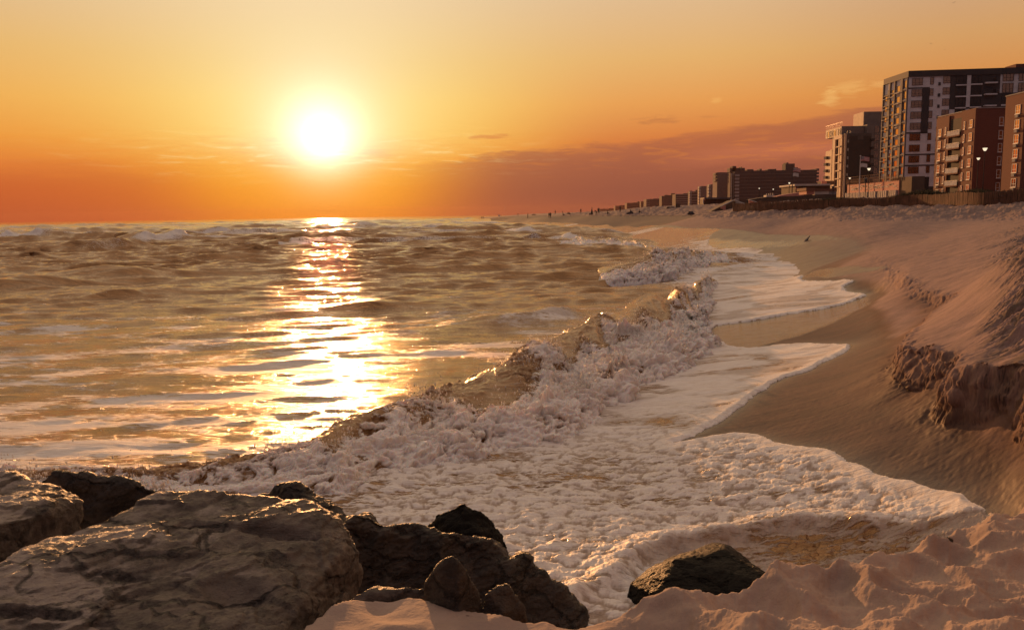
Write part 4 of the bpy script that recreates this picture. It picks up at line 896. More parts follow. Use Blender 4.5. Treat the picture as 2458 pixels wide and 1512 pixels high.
# ------------------------------------------------------------------ second block, west of it
C1 = P(2032.6, 321, 300)
root = empty('apartment_building', (C1[0], 300, 3.0), 'stepped dark block left of the tallest one, its west side blazing yellow', 'building')
T1 = C1[2] - 3; k1 = 300 / FD / 5.4 / 1.5622
FS, FW = Facade((0, 0, 0), (1, 0, 0), (0, -1, 0), root), Facade((0, 0, 0), (0, 1, 0), (-1, 0, 0), root)
zz = lambda cy: T1 - (cy - 440) * k1; xx = lambda cx: (cx - 515) * k1
block('wall', (0, 0, 0), (xx(1010), 0, 0), (0, 13, 0), (0, 0, T1), M['dark_panel'], root)
block('wall', (xx(1010) + .003, 4, 0), (22, 0, 0), (0, 14, 0), (0, 0, zz(245)), M['grey_panel'], root)
block('penthouse', (.65, 6, T1 - .1), (xx(1008) - .3, 0, 0), (0, 15, 0), (0, 0, zz(258) - T1), M['grey_panel'], root); block('sunlit_sheet', (.4, 6, T1 - .1), (.247, 0, 0), (0, 15, 0), (0, 0, zz(258) - T1), M['sunlit_tan'], root)  # thin tan sheet stands in for sunlight on the west side
dk = MB(); FS.rect(dk, xc(0) * 0 + .25, xx(560), 0, zz(560), 0, .05); FS.rect(dk, xx(572), xx(730), 0, zz(490), 0, .05); FS.rect(dk, xx(730), xx(850), 0, zz(560), 0, .05); FS.rect(dk, xx(850), xx(1008), 0, zz(490), 0, .05); dk.build('dark_cladding', M['slot'], root)
for k in range(6):
    bk = MB(); FS.rect(bk, xx(985), xx(1045), zz(600 + 163 * k), zz(545 + 163 * k), .0, 1.3); bk.build('balcony', M['slot'], root)
    w_ = Facade((0, 4, 0), (1, 0, 0), (0, -1, 0), root); w_.window(xx(1168), xx(1256), zz(408 + 164 * k), zz(282 + 164 * k), M['frame_dark'], 2, 2)
    FS.window(xx(538), xx(560), zz(612 + 164 * k), zz(565 + 164 * k), M['frame_white'], 1, 2)
def dd1(cx): return (490 - cx) / 255 * 13.0                      # cx 490 -> 235 along the west side
sd = MB()
for a, b, lo, hi in ((485, 443, 1600, 455), (410, 403, 1600, 525), (380, 322, 1600, 540), (276, 268, 1600, 700)): FW.rect(sd, dd1(a), dd1(b), 0, zz(hi), .0, .04)
sd.build('dark_cladding', M['slot'], root)
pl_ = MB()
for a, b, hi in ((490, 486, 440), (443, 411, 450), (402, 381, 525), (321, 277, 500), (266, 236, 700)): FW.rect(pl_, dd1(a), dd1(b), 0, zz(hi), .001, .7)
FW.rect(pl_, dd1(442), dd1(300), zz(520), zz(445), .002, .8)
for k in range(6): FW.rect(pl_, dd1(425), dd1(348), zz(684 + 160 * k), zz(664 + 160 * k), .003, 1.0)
pl_.build('pilasters', M['sunlit_tan'], root)
block('annex', (-.5, 13.01, 0), (8, 0, 0), (0, 5, 0), (0, 0, zz(715)), M['sunlit_tan'], root)
for k in range(5):
    block('balcony', (-1.3, 15 + .2, zz(880 + 135 * k)), (.8, 0, 0), (0, 2.5, 0), (0, 0, 1.0), M['roof_tar'], root)
pw = Facade((.4, 6, 0), (0, 1, 0), (-1, 0, 0), root)
for i, a in enumerate((.6, 2.4, 5.2, 8.0, 9.7, 11.3, 13.2)): pw.window(a, a + (1.7 if i in (2, 5) else .7), T1 + .2, T1 + 2.6, M['frame_dark'], 2, 1)
rl = MB()
for q in range(16): rl.box((.2, 5 + q, zz(250)), (.06, 0, 0), (0, .06, 0), (0, 0, 1.2))
rl.box((.2, 5, zz(250) + 1.2), (.07, 0, 0), (0, 15.5, 0), (0, 0, .07)); rl.box((.2, 0, T1 + 1.0), (xx(1000), 0, 0), (0, .06, 0), (0, 0, .06))
for q in range(14): rl.box((.2 + q, 0, T1), (.06, 0, 0), (0, .06, 0), (0, 0, 1.05))
rl.build('railing', M['metal'], root)
block('rooftop_hut', (xx(1035), 8, zz(250)), (12, 0, 0), (0, 9, 0), (0, 0, 5.2), M['grey_panel'], root); block('sunlit_sheet', (xx(1035) - .25, 8, zz(250)), (.247, 0, 0), (0, 9, 0), (0, 0, 5.2), M['sunlit_tan'], root)  # the hut's sunlit west side, likewise added as a tan sheet
# ------------------------------------------------------------------ two red brick blocks in front
def brick_block(name, pxc, pyc, Yc, depth, Lx, wins, balc, swin, k_, label):
    c = P(pxc, pyc, Yc); rt = empty('brick_building', (c[0], Yc, 3.0), label, 'building', 'red brick apartment blocks behind the fence')
    T = c[2] - 3
    wl = MB().box((0, 0, 0), (Lx, 0, 0), (0, depth, 0), (0, 0, T)); 
    W = Facade((0, 0, 0), (0, 1, 0), (-1, 0, 0), rt); Sf = Facade((0, 0, 0), (1, 0, 0), (0, -1, 0), rt)
    wl.build('wall', M['brick'], rt)
    cap = MB(); W.rect(cap, -.1, depth + .1, T - .004, T + .22, -.35, .12); Sf.rect(cap, -.1, Lx, T - .003, T + .22, -.35, .12); cap.build('coping', M['concrete'], rt)
    for (a0, a1, z0s) in wins:
        for z0 in z0s:
            W.window(a0, a1, z0, z0 + 1.75, M['frame_white'], 1 if a1 - a0 < .9 else 2, 2, fw=.10, sill=1)
            if a1 - a0 > 1.3: ac = MB(); W.rect(ac, a0 + .3, a1 - .3, z0 - .75, z0 - .25, .0, .35); ac.build('air_conditioner', M['concrete'], rt)
    for (a0, a1, z0s) in balc:
        rc = MB(); W.rect(rc, a0, a1, 0, T - 1.2, .004, .05); rc.build('recess_shade', M['slot'], rt)  # flat dark sheet, shade behind the balconies put in as colour
        for z0 in z0s:
            b_ = MB(); W.rect(b_, a0, a1, z0 - .25, z0, .0505, .9); b_.build('balcony_slab', M['brick'], rt)
            r_b = MB(); W.rect(r_b, a0 + .1, a1 - .1, z0 + .08, z0 + 1.05, .82, .86)
            for q in range(16): W.rect(r_b, a0 + .1 + (a1 - a0 - .2) * q / 15 - .03, a0 + .1 + (a1 - a0 - .2) * q / 15 + .03, z0, z0 + 1.12, .861, .90)
            W.rect(r_b, a0 + .1, a1 - .1, z0 + 1.12, z0 + 1.2, .80, .92); r_b.build('railing', M['frame_white'], rt)
    for (a0, a1, z0s) in swin:
        for z0 in z0s: Sf.window(a0, a1, z0, z0 + 1.9, M['frame_white'], 1, 2, fw=.10, sill=1)
    return rt, T, W, Sf
kb = 183 / FD * .237
def yb(cx): return 107.1 * FD / ((3080 + cx / 2.7) / 1.5622 - 1229) - 183.0
T2 = P(2348.5, 260.8, 183)[2] - 3
zr = [T2 - (662 - 560) * kb - 1.75 - 2.9 * k for k in range(7)]
rt, T, W, Sf = brick_block('b', 2348.5, 260.8, 183, 17, 18, [(yb(1568), yb(1535), zr), (yb(1493), yb(1478), [z - .1 for z in zr]), (yb(1293), yb(1280), [z - .5 for z in zr]), (yb(1245), yb(1215), [z - .7 for z in zr])],
    [(yb(1450), yb(1320), [z - 1.15 for z in zr])], [((1805 - 1590) * kb, (1846 - 1590) * kb, [z + .2 for z in zr])], kb, 'red brick block with white railed balconies, in front of the tallest block')
pl2 = MB(); W.rect(pl2, yb(1590) - .0, yb(1452), 0, T + .1, .003, .6); W.rect(pl2, yb(1316), 16.9, 0, T - 1.6 * 0 - .3, .003, .35)
pl2.build('wall', M['brick'], rt)
for ob in list(bpy.data.objects):             # windows of the projecting bays sit on the bay's face
    if ob.parent == rt and ob.name.split('.')[0] in ('window', 'air_conditioner'):
        if ob.name.startswith('window') and abs(ob.location.x) < .01 and ob.location.y > .01: ob.location.x -= .6 if ob.location.y < yb(1452) else .35
        if ob.name.startswith('air'): ob.location.x -= .5
brick_block('b', 2462, 222, 161, 6.2, 20, [(1.2, 2.75, [P(2462, 222, 161)[2] - 6.9 - 2.9 * k for k in range(6)]), (-9, -7.6, [T2 - 2.9 * k for k in range(1)])][:1], [], [], kb, 'red brick block cut off by the right edge of the photo')
# ------------------------------------------------------------------ beach pavilion with its terrace
root = empty('beach_pavilion', (82, 170, 3), 'low red-lit pavilion with a row of white posts under a railed terrace', 'pavilion')
Wp = Facade((0, 0, 0), (0, 1, 0), (-1, 0, 0), root)
b0, b1 = P(2153.5, 461, 170)[2] - 3, P(2153.5, 440, 170)[2] - 3 + .6
block('wall', (0, 0, 0), (2.9, 0, 0), (0, 26, 0), (0, 0, b1), M['sunlit_red'], root)
mu = MB(); r_ = np.random.default_rng(3)
for i in range(60):
    a = r_.uniform(.5, 23); z = b1 - .5 - r_.random() * 1.1; Wp.rect(mu, a, a + r_.uniform(.5, 2.2), z, z + r_.uniform(.08, .2), .001, .06)
mu.build('mural_stripes', M['pale'], root)
sk_ = MB(); Wp.rect(sk_, .3, 25.6, 0, b1 - 2.0, .001, .03); sk_.build('opening', M['slot'], root)
for i in range(30):
    a = .4 + i * .86
    if i in (4, 10): continue
    c = MB(); Wp.rect(c, a, a + .42, 0, b1 - 2.0, .0305, .5); c.build('post', M['pale'], root)
rl = MB()
for i in range(27): rl.box((-.3, i, b1), (.06, 0, 0), (0, .06, 0), (0, 0, 1.7))
for z in (.5, 1.1, 1.7): rl.box((-.3, 0, b1 + z), (.05, 0, 0), (0, 26.1, 0), (0, 0, .05))
rl.build('railing', M['red_wood'], root)
mesh_ = MB(); 
for i in range(104): mesh_.box((-.28, i * .25, b1 + .05), (.02, 0, 0), (0, .05, 0), (0, 0, 1.0))
mesh_.build('balusters', M['red_wood'], root)
rb = block('ramp_block', (82.2, 165, 3), (2.6, 0, 0), (0, 8.6, 0), (0, 0, P(2160, 424, 165)[2] - 3), M['dark_wood'], None); rb.name = 'stair_tower'; tag(rb, 'dark brown stair block at the right end of the low pavilion', 'stairs')
# low white-roofed hall left of the pavilion
def pbox(name, x0, x1, y0, y1, Y, depth, mat, parent, zoff=0.0):
    a = P(x0, y0, Y); b = P(x1, y1, Y); z0, z1 = min(a[2], b[2]), max(a[2], b[2])
    ox = parent.location if parent else Vector((0, 0, 0))
    return MB().box((a[0] - ox[0], Y - ox[1], z0 - ox[2]), (b[0] - a[0], 0, 0), (0, depth, 0), (0, 0, z1 - z0)).build(name, mat, parent)
def D4(x, y): return ((2640 + x / 4.916) / 1.5622, (560 + y / 4.916) / 1.5622)
def thing4(name, label, cat, rects, Y, group=None):
    c = D4(rects[0][1], rects[0][4]); o = P(c[0], c[1], Y); rt = empty(name, o, label, cat, group)
    for (pn, x0, x1, y0, y1, dy, dep, mt) in rects:
        a, b = D4(x0, y0), D4(x1, y1); pbox(pn, a[0], b[0], a[1], b[1], Y + dy, dep, M[mt], rt)
    return rt
thing4('beach_hall', 'long low hall with a pale flat roof beyond the fence, beside the second block', 'building', [('wall', 1690, 2320, 665, 860, 0, 12, 'dark_wood'), ('roof', 1672, 2330, 645, 668, -.8, 13, 'pale'), ('doorway', 1686, 1716, 695, 742, -.3, .28, 'sunlit_red'), ('column', 1722, 1738, 668, 760, -.5, .4, 'grey_panel'), ('column', 1835, 1850, 668, 800, -.5, .4, 'grey_panel')], 230)
thing4('shed', 'small block with a sunlit orange panel on the skyline, left of the second block', 'shed', [('wall', 2225, 2420, 585, 650, 0, 6, 'dark_wood'), ('panel', 2166, 2262, 590, 646, -.4, .38, 'sunlit_red')], 260)
thing4('kiosk', 'orange-lit kiosk with a red roof beside the long low wall', 'kiosk', [('wall', 1893, 2035, 765, 830, 0, 4, 'sunlit_red'), ('roof', 1885, 2040, 712, 766, -.4, 5, 'red_wood')], 150)
thing4('painted_wall', 'long low painted wall with a pale centre panel behind the fence', 'wall', [('wall', 2040, 2440, 768, 850, 0, 1, 'concrete'), ('panel', 2040, 2300, 775, 826, -.12, .1, 'pale'), ('coping', 2030, 2450, 730, 769, -.3, 1.6, 'red_wood')], 152)
thing4('canopy', 'small white beach stand with upright posts left of the boardwalk ramp', 'stand', [('counter', 1152, 1300, 845, 888, 0, 2, 'pale'), ('post', 1152, 1160, 815, 846, 0, .2, 'pale'), ('post', 1190, 1198, 815, 846, 0, .2, 'pale'), ('post', 1222, 1230, 808, 846, 0, .2, 'pale'), ('post', 1268, 1276, 808, 846, 0, .2, 'pale')], 175)
# sloping boardwalk ramps
def ramp_thing(name, label, cat, pts, Y, mt, posts=0):
    c = D4(*pts[0]); o = P(c[0], c[1], Y); rt = empty(name, o, label, cat); q = [np.array(P(*D4(*p), Y)) - np.array(o) for p in pts]
    m = MB(); n = len(q)
    for p in q: m.v.append(p)
    for p in q: m.v.append(p + np.array((0, 3.0, 0)))
    m.f.append(list(range(n))); m.f.append(list(range(n, 2 * n))[::-1])
    for i in range(n): j = (i + 1) % n; m.f.append([j, i, i + n, j + n])
    m.build('deck', M[mt], rt)
    return rt, q
rt, q = ramp_thing('boardwalk_ramp', 'sunlit orange boardwalk ramp rising to the right towards the pale-roofed hall', 'ramp', [(1345, 868), (1480, 838), (1815, 790), (1840, 800), (1840, 855), (1345, 900)], 165, 'sunlit_red')
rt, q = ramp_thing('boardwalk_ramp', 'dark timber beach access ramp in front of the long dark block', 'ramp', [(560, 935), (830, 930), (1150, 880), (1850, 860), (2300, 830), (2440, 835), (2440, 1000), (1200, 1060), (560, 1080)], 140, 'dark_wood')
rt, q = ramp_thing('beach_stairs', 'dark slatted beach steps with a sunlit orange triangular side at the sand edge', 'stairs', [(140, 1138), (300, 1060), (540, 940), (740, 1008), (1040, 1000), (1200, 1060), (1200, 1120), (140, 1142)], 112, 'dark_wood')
o_ = rt.location
def dpoly(pn, pts, dy, mt):
    m = MB(); q = [np.array(P(*D4(*p), 112 + dy)) - np.array(o_) for p in pts]; n = len(q); m.v = q + [p + np.array((0, .12, 0)) for p in q]
    m.f = [list(range(n)), list(range(n, 2 * n))[::-1]] + [[(i + 1) % n, i, i + n, (i + 1) % n + n] for i in range(n)]; m.build(pn, M[mt], rt)
dpoly('sunlit_side', [(308, 1068), (400, 1035), (400, 1138), (352, 1130), (350, 1105), (310, 1095)], -.3, 'sunlit_red')  # flat orange sheets: sunlight on the steps' sides put in as colour
dpoly('sunlit_side', [(828, 930), (940, 985), (1038, 1002), (828, 1006)], -.3, 'sunlit_red')
hr = MB()
for (a, b) in (((560, 935), (755, 1008)), ((560, 945), (755, 1016)), ((300, 1060), (560, 935)), ((830, 930), (1040, 1000))): hr.cyl(np.array(P(*D4(*a), 111.5)) - np.array(o_), np.array(P(*D4(*b), 111.5)) - np.array(o_), .06)
for i in range(9): a = D4(590 + i * 18, 950 + i * 6.5); b = D4(590 + i * 18, 1010); hr.cyl(np.array(P(*a, 111.5)) - np.array(o_), np.array(P(*b, 111.5)) - np.array(o_), .04)
hr.build('handrail', M['pale'], rt)
# ------------------------------------------------------------------ long dark slab block
root = empty('apartment_building', (P(1763.5, 408, 700)[0], 700, 3.0), 'long dark slab block with curved balcony ends and a sunlit strip down its left corner', 'building')
k7 = 700 / FD / 4.916 / 1.5622; o7 = P(1763.5, (560 + 400 / 4.916) / 1.5622, 700); T7 = o7[2] - 3
x7 = lambda cx: (cx - 565) * k7; z7 = lambda cy: T7 - (cy - 400) * k7
block('wall', (0, 0, 0), (x7(2060), 0, 0), (0, 18, 0), (0, 0, T7), M['far_dark'], root)
block('wall', (x7(412), 30, 0), (x7(700) - x7(412), 0, 0), (0, 16, 0), (0, 0, z7(392)), M['far_wall'], root)
for k in range(8):
    sl_ = MB(); sl_.box((x7(2060), 1, z7(420 + 61 * k)), (2.4, 0, 0), (0, 14, 0), (0, 0, 2.0)); sl_.build('balcony', M['far_wall'], root)
    if k < 3: sl_ = MB(); sl_.box((x7(385), 31, z7(435 + 61 * k)), (2.6, 0, 0), (0, 10, 0), (0, 0, 1.8)); sl_.build('balcony', M['far_wall'], root)
    sl_ = MB(); sl_.box((x7(570), -1.6, z7(500 + 61 * k)), (3.6, 0, 0), (0, 1.6, 0), (0, 0, 1.7)); sl_.build('balcony', M['far_pale'], root)
    rib = MB(); rib.box((x7(620), -.5, z7(470 + 61 * k)), (x7(2040) - x7(620), 0, 0), (0, .5, 0), (0, 0, .5)); rib.build('balcony_slab', M['far_wall'], root)
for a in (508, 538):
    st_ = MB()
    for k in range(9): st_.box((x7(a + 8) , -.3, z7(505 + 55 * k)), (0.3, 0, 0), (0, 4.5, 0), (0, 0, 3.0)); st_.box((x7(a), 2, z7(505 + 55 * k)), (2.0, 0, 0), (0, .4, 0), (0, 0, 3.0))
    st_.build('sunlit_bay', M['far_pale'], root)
block('bay_wall', (x7(503), 2.41, 0), (x7(560) - x7(503), 0, 0), (0, 8, 0), (0, 0, z7(432)), M['far_dark'], root)
for (a, b, t_, pn) in ((525, 800, 340, 'rooftop_hut'), (572, 640, 305, 'rooftop_hut'), (845, 958, 368, 'rooftop_hut'), (1058, 1090, 365, 'vent'), (1205, 1355, 372, 'rooftop_hut'), (1518, 1685, 280, 'rooftop_hut'), (1560, 1590, 255, 'vent'), (1690, 1757, 345, 'rooftop_hut'), (1368, 1380, 362, 'vent'), (712, 722, 322, 'vent')):
    block(pn, (x7(a), 4 + (t_ % 7), T7 - .5), (x7(b) - x7(a), 0, 0), (0, 9, 0), (0, 0, z7(t_) - T7 + .5), M['far_dark'], root)
# ------------------------------------------------------------------ far row of blocks fading into the haze
def D5(x, y): return ((2200 + x / 4.916) / 1.5622, (650 + y / 4.916) / 1.5622)
def far_block(label, x0, x1, top, base, Y, mt, lit=0, wins=0, extra=(), slabs=0, tops=None):
    a = D5(x0, top); b = D5(x1, top); A = P(*a, Y); B = P(*b, Y); zt = A[2]; rt = empty('apartment_building', (A[0], Y, 2.0), label, 'building', 'far blocks along the shore')
    w = B[0] - A[0]; kk_ = Y / FD / 4.916 / 1.5622; h = zt - 2
    m = MB(); m.box((0, 0, 0), (w, 0, 0), (0, w * .8 + 8, 0), (0, 0, h)); m.build('wall', M[mt], rt)
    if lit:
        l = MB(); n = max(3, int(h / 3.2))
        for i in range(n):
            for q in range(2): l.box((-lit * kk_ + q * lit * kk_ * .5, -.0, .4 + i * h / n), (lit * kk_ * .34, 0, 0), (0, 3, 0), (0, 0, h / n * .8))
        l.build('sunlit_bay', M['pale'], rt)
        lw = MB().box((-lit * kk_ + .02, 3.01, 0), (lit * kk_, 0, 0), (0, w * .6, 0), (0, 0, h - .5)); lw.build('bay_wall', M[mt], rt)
    for i in range(wins):
        for q in (0, 1):
            g = MB().box((w * (.03 + .12 * q), -.3, 1 + h * (i + .3) / wins), (w * .035, 0, 0), (0, .35, 0), (0, 0, h / wins * .45)); g.build('window', M['pale'], rt)
    for i in range(slabs):
        g = MB().box((w * .03, -.9, h * (i + .6) / slabs), (w * .94, 0, 0), (0, .9, 0), (0, 0, .7)); g.build('balcony_slab', M['far_pale'], rt)
    for (ex0, ex1, et) in extra:
        e0, e1_ = (ex0 - x0) * kk_, (ex1 - x0) * kk_; g = MB().box((e0, 2, h - .1), (e1_ - e0, 0, 0), (0, 6, 0), (0, 0, (top - et) * kk_)); g.build('rooftop_hut', M[mt], rt)
    return rt
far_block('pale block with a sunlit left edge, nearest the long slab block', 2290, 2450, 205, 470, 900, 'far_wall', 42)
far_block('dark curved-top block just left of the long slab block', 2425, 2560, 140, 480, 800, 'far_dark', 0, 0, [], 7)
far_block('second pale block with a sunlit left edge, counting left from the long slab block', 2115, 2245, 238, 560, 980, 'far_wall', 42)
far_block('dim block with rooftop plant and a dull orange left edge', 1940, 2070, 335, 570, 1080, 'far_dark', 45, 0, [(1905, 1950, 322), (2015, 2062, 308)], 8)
far_block('wide dark block with banded balconies in the middle of the far row', 1640, 1895, 385, 600, 1180, 'far_dark', 0, 0, [(1790, 1895, 372), (1865, 1895, 360)], 9)
far_block('dark block crowned by a small open roof pavilion', 1385, 1590, 420, 610, 1320, 'far_dark', 0, 0, [(1440, 1495, 400), (1500, 1560, 405), (1565, 1575, 380), (1615, 1625, 380), (1562, 1630, 372)], 0)
far_block('flat-topped far block with two dotted columns of lit windows', 1100, 1385, 478, 690, 1500, 'far_dark', 0, 8, [(1230, 1385, 470)])
far_block('flat brown far block, fourth from the seaward end of the row', 1000, 1098, 520, 690, 1800, 'far_dark', 0, 0, [(1060, 1090, 512)])
far_block('wide flat brown far block with a small plant room at its right end', 740, 990, 547, 700, 2100, 'far_dark', 0, 0, [(935, 990, 525), (850, 930, 541)])
far_block('low hazy block, second from the seaward end of the row', 527, 738, 600, 710, 2600, 'far_dark', 0, 0, [(610, 730, 592)])
far_block('faintest hazy block at the seaward end of the row', 245, 525, 660, 720, 3300, 'far_dark', 0, 0, [(300, 360, 655), (410, 520, 648)])
# two beach buildings in front of the far row
def low_thing(label, x0, x1, top, base, Y, mt, name, cat, parts=()):
    a, b = D5(x0, top), D5(x1, base); rt = empty(name, P(*D5(x0, base), Y), label, cat); pbox('wall', a[0], b[0], a[1], b[1], Y, 5, M[mt], rt)
    for (pn, q0, q1, t_, l, m_, dy) in parts: a, b = D5(q0, t_), D5(q1, l); pbox(pn, a[0], b[0], a[1], b[1], Y + dy, .25 if dy > -1 else 6, M[m_], rt)
low_thing('low beach hut with a peaked roof and one sunlit orange doorway', 1465, 1830, 640, 700, 190, 'dark_wood', 'beach_hut', 'hut', [('roof', 1480, 1620, 620, 641, 'dark_wood', -.2), ('doorway', 1658, 1684, 650, 694, 'sunlit_red', -.3), ('doorway', 1478, 1490, 655, 700, 'sunlit_red', -.3), ('roof', 1640, 1725, 556, 641, 'dark_wood', -.2)])
low_thing('long low dark beach building before the two far blocks with sunlit edges', 2160, 2640, 470, 590, 240, 'dark_wood', 'beach_hall', 'building', [('roof', 2180, 2660, 450, 471, 'grey_panel', -1.2), ('scaffold', 2143, 2160, 470, 560, 'pale', -.4), ('scaffold', 2165, 2195, 448, 500, 'sunlit_red', -1.5 + .6)])
# ------------------------------------------------------------------ flags
def flagpole(px, ptop, pbase, Y, flags, label, fl):
    b = P(px, pbase, Y); t_ = P(px, ptop, Y); rt = empty('flagpole', (b[0], Y, 4), label, 'flagpole', None)
    MB().cyl((0, 0, 0), (0, 0, t_[2] - 4), .14, .07).cyl((0, 0, t_[2] - 4), (0, 0, t_[2] - 3.8), .16).build('pole', M['metal'] if fl else M['frame_white'], rt)
    for (top, bot, wid, kind) in flags:
        zt = P(px, top, Y)[2] - 4; zb_ = P(px, bot, Y)[2] - 4; w = wid * Y / FD; n = 14
        def sheet(m, u0, u1, v0, v1, off):
            i0 = len(m.v)
            for s_ in (0, 1):
                for i in range(n + 1):
                    u = u0 + (u1 - u0) * i / n; yy = .22 * math.sin(u * 5.5) * u + off + s_ * .03; dz = -.35 * (u / 1.0) ** 1.3 * 0 + .10 * math.sin(u * 5)
                    for v in (v0, v1): m.v.append((.1 + u * w, yy, zt + (zb_ - zt) * v + dz))
            for s_ in (0, 1):
                for i in range(n):
                    a = i0 + s_ * 2 * (n + 1) + 2 * i; f = [a, a + 2, a + 3, a + 1]; m.f.append(f if s_ == 0 else f[::-1])
        if kind == 'us':
            r = MB(); 
            for k in range(0, 13, 2): sheet(r, 0, 1, k / 13, (k + 1) / 13, 0)
            w2 = MB()
            for k in range(1, 13, 2): sheet(w2, 0, 1, k / 13, (k + 1) / 13, 0)
            f_ = r.build('flag', M['flag_red'], rt); w2.build('white_stripes', M['cloth_white'], f_); c = MB(); sheet(c, 0, .4, 0, 7 / 13, -.04); c.build('canton', M['flag_blue'], f_)
            s2 = MB()
            for a in range(5):
                for b_ in range(4): z_ = zt + (zb_ - zt) * (.07 + .13 * b_) + .05; s2.box((.1 + w * (.04 + .075 * a), -.12 + .0, z_), (.09, 0, 0), (0, .03, 0), (0, 0, .09))
            s2.build('stars', M['cloth_white'], f_)
        else: m = MB(); sheet(m, 0, 1, 0, 1, 0); m.build('flag', M['cloth_white'], rt)
flagpole(2062.8, 375.6, 448, 185, [(377, 387.5, 19.5, 'us'), (393, 402, 15, 'w')], 'flagpole with a striped flag and a plain pale flag, before the second block', 0)
flagpole(1901.5, 402.7, 458, 200, [(404, 413, 17, 'us'), (416, 424, 13, 'w')], 'flagpole with two drooping flags, before the long dark slab block', 1)
# ------------------------------------------------------------------ street lamps
m_lamp = flat_mat('lamp_glow', (.9, .85, .7), .5, emit=(1.0, .85, .58), estr=1.0)
lm = None
LAMPS = [(2364.5, 358, 150, 1.0, 'on', 'brightest boardwalk lamp, before the dark side of the red brick block'), (2348.6, 381, 165, .8, 'on', 'boardwalk lamp at the corner of the red brick block'), (2086, 406, 170, .85, 'on', 'boardwalk lamp before the second block, right of the striped flag'),
         (2039.9, 428, 190, .6, 'dim', 'small dim lamp at the left foot of the second block'), (1894.8, 439.5, 200, .6, 'dim', 'dim lamp just left of the flagpole before the long slab block'), (1856, 454.5, 210, .45, 'dim', 'faint lamp before the middle of the long slab block'), (1822.5, 452.5, 220, .45, 'dim', 'faint lamp before the left half of the long slab block'),
         (2000, 452, 150, .3, 'off', 'unlit tall dark lamp post before the left edge of the second block'), (2078, 434, 120, .3, 'off', 'unlit dark lamp post before the low pavilion')]
for (px, py, Y, s, st_, lab) in LAMPS:
    p = P(px, py, Y); rt = empty('street_lamp', (p[0], Y, 3.6), lab, 'lamp', 'lamps along the boardwalk'); h = p[2] - 3.6
    MB().cyl((0, 0, -.6), (0, 0, h - .25), .09, .06).build('pole', M['slot'], rt)
    if st_ == 'off': MB().cyl((0, 0, h - .25), (0, 0, h + .3), .22, .30).cyl((0, 0, h + .3), (0, 0, h + .42), .30, .1).build('lamp_head', M['metal'], rt); continue
    MB().cyl((0, 0, h - .36 * s), (0, 0, h + .16 * s), .16 * s, .42 * s, 12).build('lamp_shade', m_lamp, rt)
    MB().cyl((0, 0, h + .165 * s), (0, 0, h + .30 * s), .44 * s, .12 * s, 12).build('lamp_cap', M['metal'], rt)
# ------------------------------------------------------------------ snow fence and dune grass
FP = [P(*a) for a in ((1560, 511, 118), (1700, 507, 103), (1760, 505.5, 96), (1850, 502, 88), (2000, 496.5, 79), (2200, 491, 69), (2350, 488, 60), (2458, 481, 57), (2700, 472, 50), (3000, 470, 42))]
FC = smooth_curve([p for p in FP[2:]], 10)
rt = empty('snow_fence', tuple(FC[0]), 'long weathered brown slat fence along the top of the beach', 'fence')
o0 = np.array(FC[0]); seg = np.hypot(*np.diff(np.array(FC)[:, :2], axis=0).T); L = np.concatenate([[0], np.cumsum(seg)]); FCa = np.array(FC)
def along(s): return np.array([np.interp(s, L, FCa[:, j]) for j in range(3)])
r_ = np.random.default_rng(8); s_ = 0.0; sl = MB(); npan = 0
def fh(s): return .78 + .06 * math.sin(s * .23) + .05 * math.sin(s * .9 + 2) + .012 * (s / L[-1])
slat_mats = [flat_mat('weathered_slat', (.135, .062, .038), .85, var=.35, scale=1.5, bump_=.01)]
while s_ < L[-1]:
    p = along(s_); t_ = along(min(L[-1], s_ + .1)) - p; t_ /= np.linalg.norm(t_) + 1e-9; w = .075 * r_.uniform(.8, 1.3); h = fh(s_) * r_.uniform(.94, 1.05)
    lean = r_.normal() * .025
    sl.box(p - o0 + np.array((0, 0, -.35)), t_ * w, np.cross(t_, (0, 0, 1)) * .02, (t_[0] * lean, t_[1] * lean, h + .35)); s_ += w + .018 * r_.uniform(.4, 1.9)
sl.build('slats', slat_mats[0], rt)
wr = MB()
for f in (.2, .55, .85):
    for i in range(0, len(FC) - 1): a, b = FCa[i] - o0, FCa[i + 1] - o0; wr.cyl(a + (0, -.03, f * fh(L[i])), b + (0, -.03, f * fh(L[i + 1])), .008, None, 4)
wr.build('wire', M['metal'], rt)
s_ = 0
while s_ < L[-1]: p = along(s_) - o0; MB().cyl(p + (0, .08, -.4), p + (.02, .08, fh(s_) + .12), .045, .04, 6).build('post', M['dark_wood'], rt); s_ += 3.1
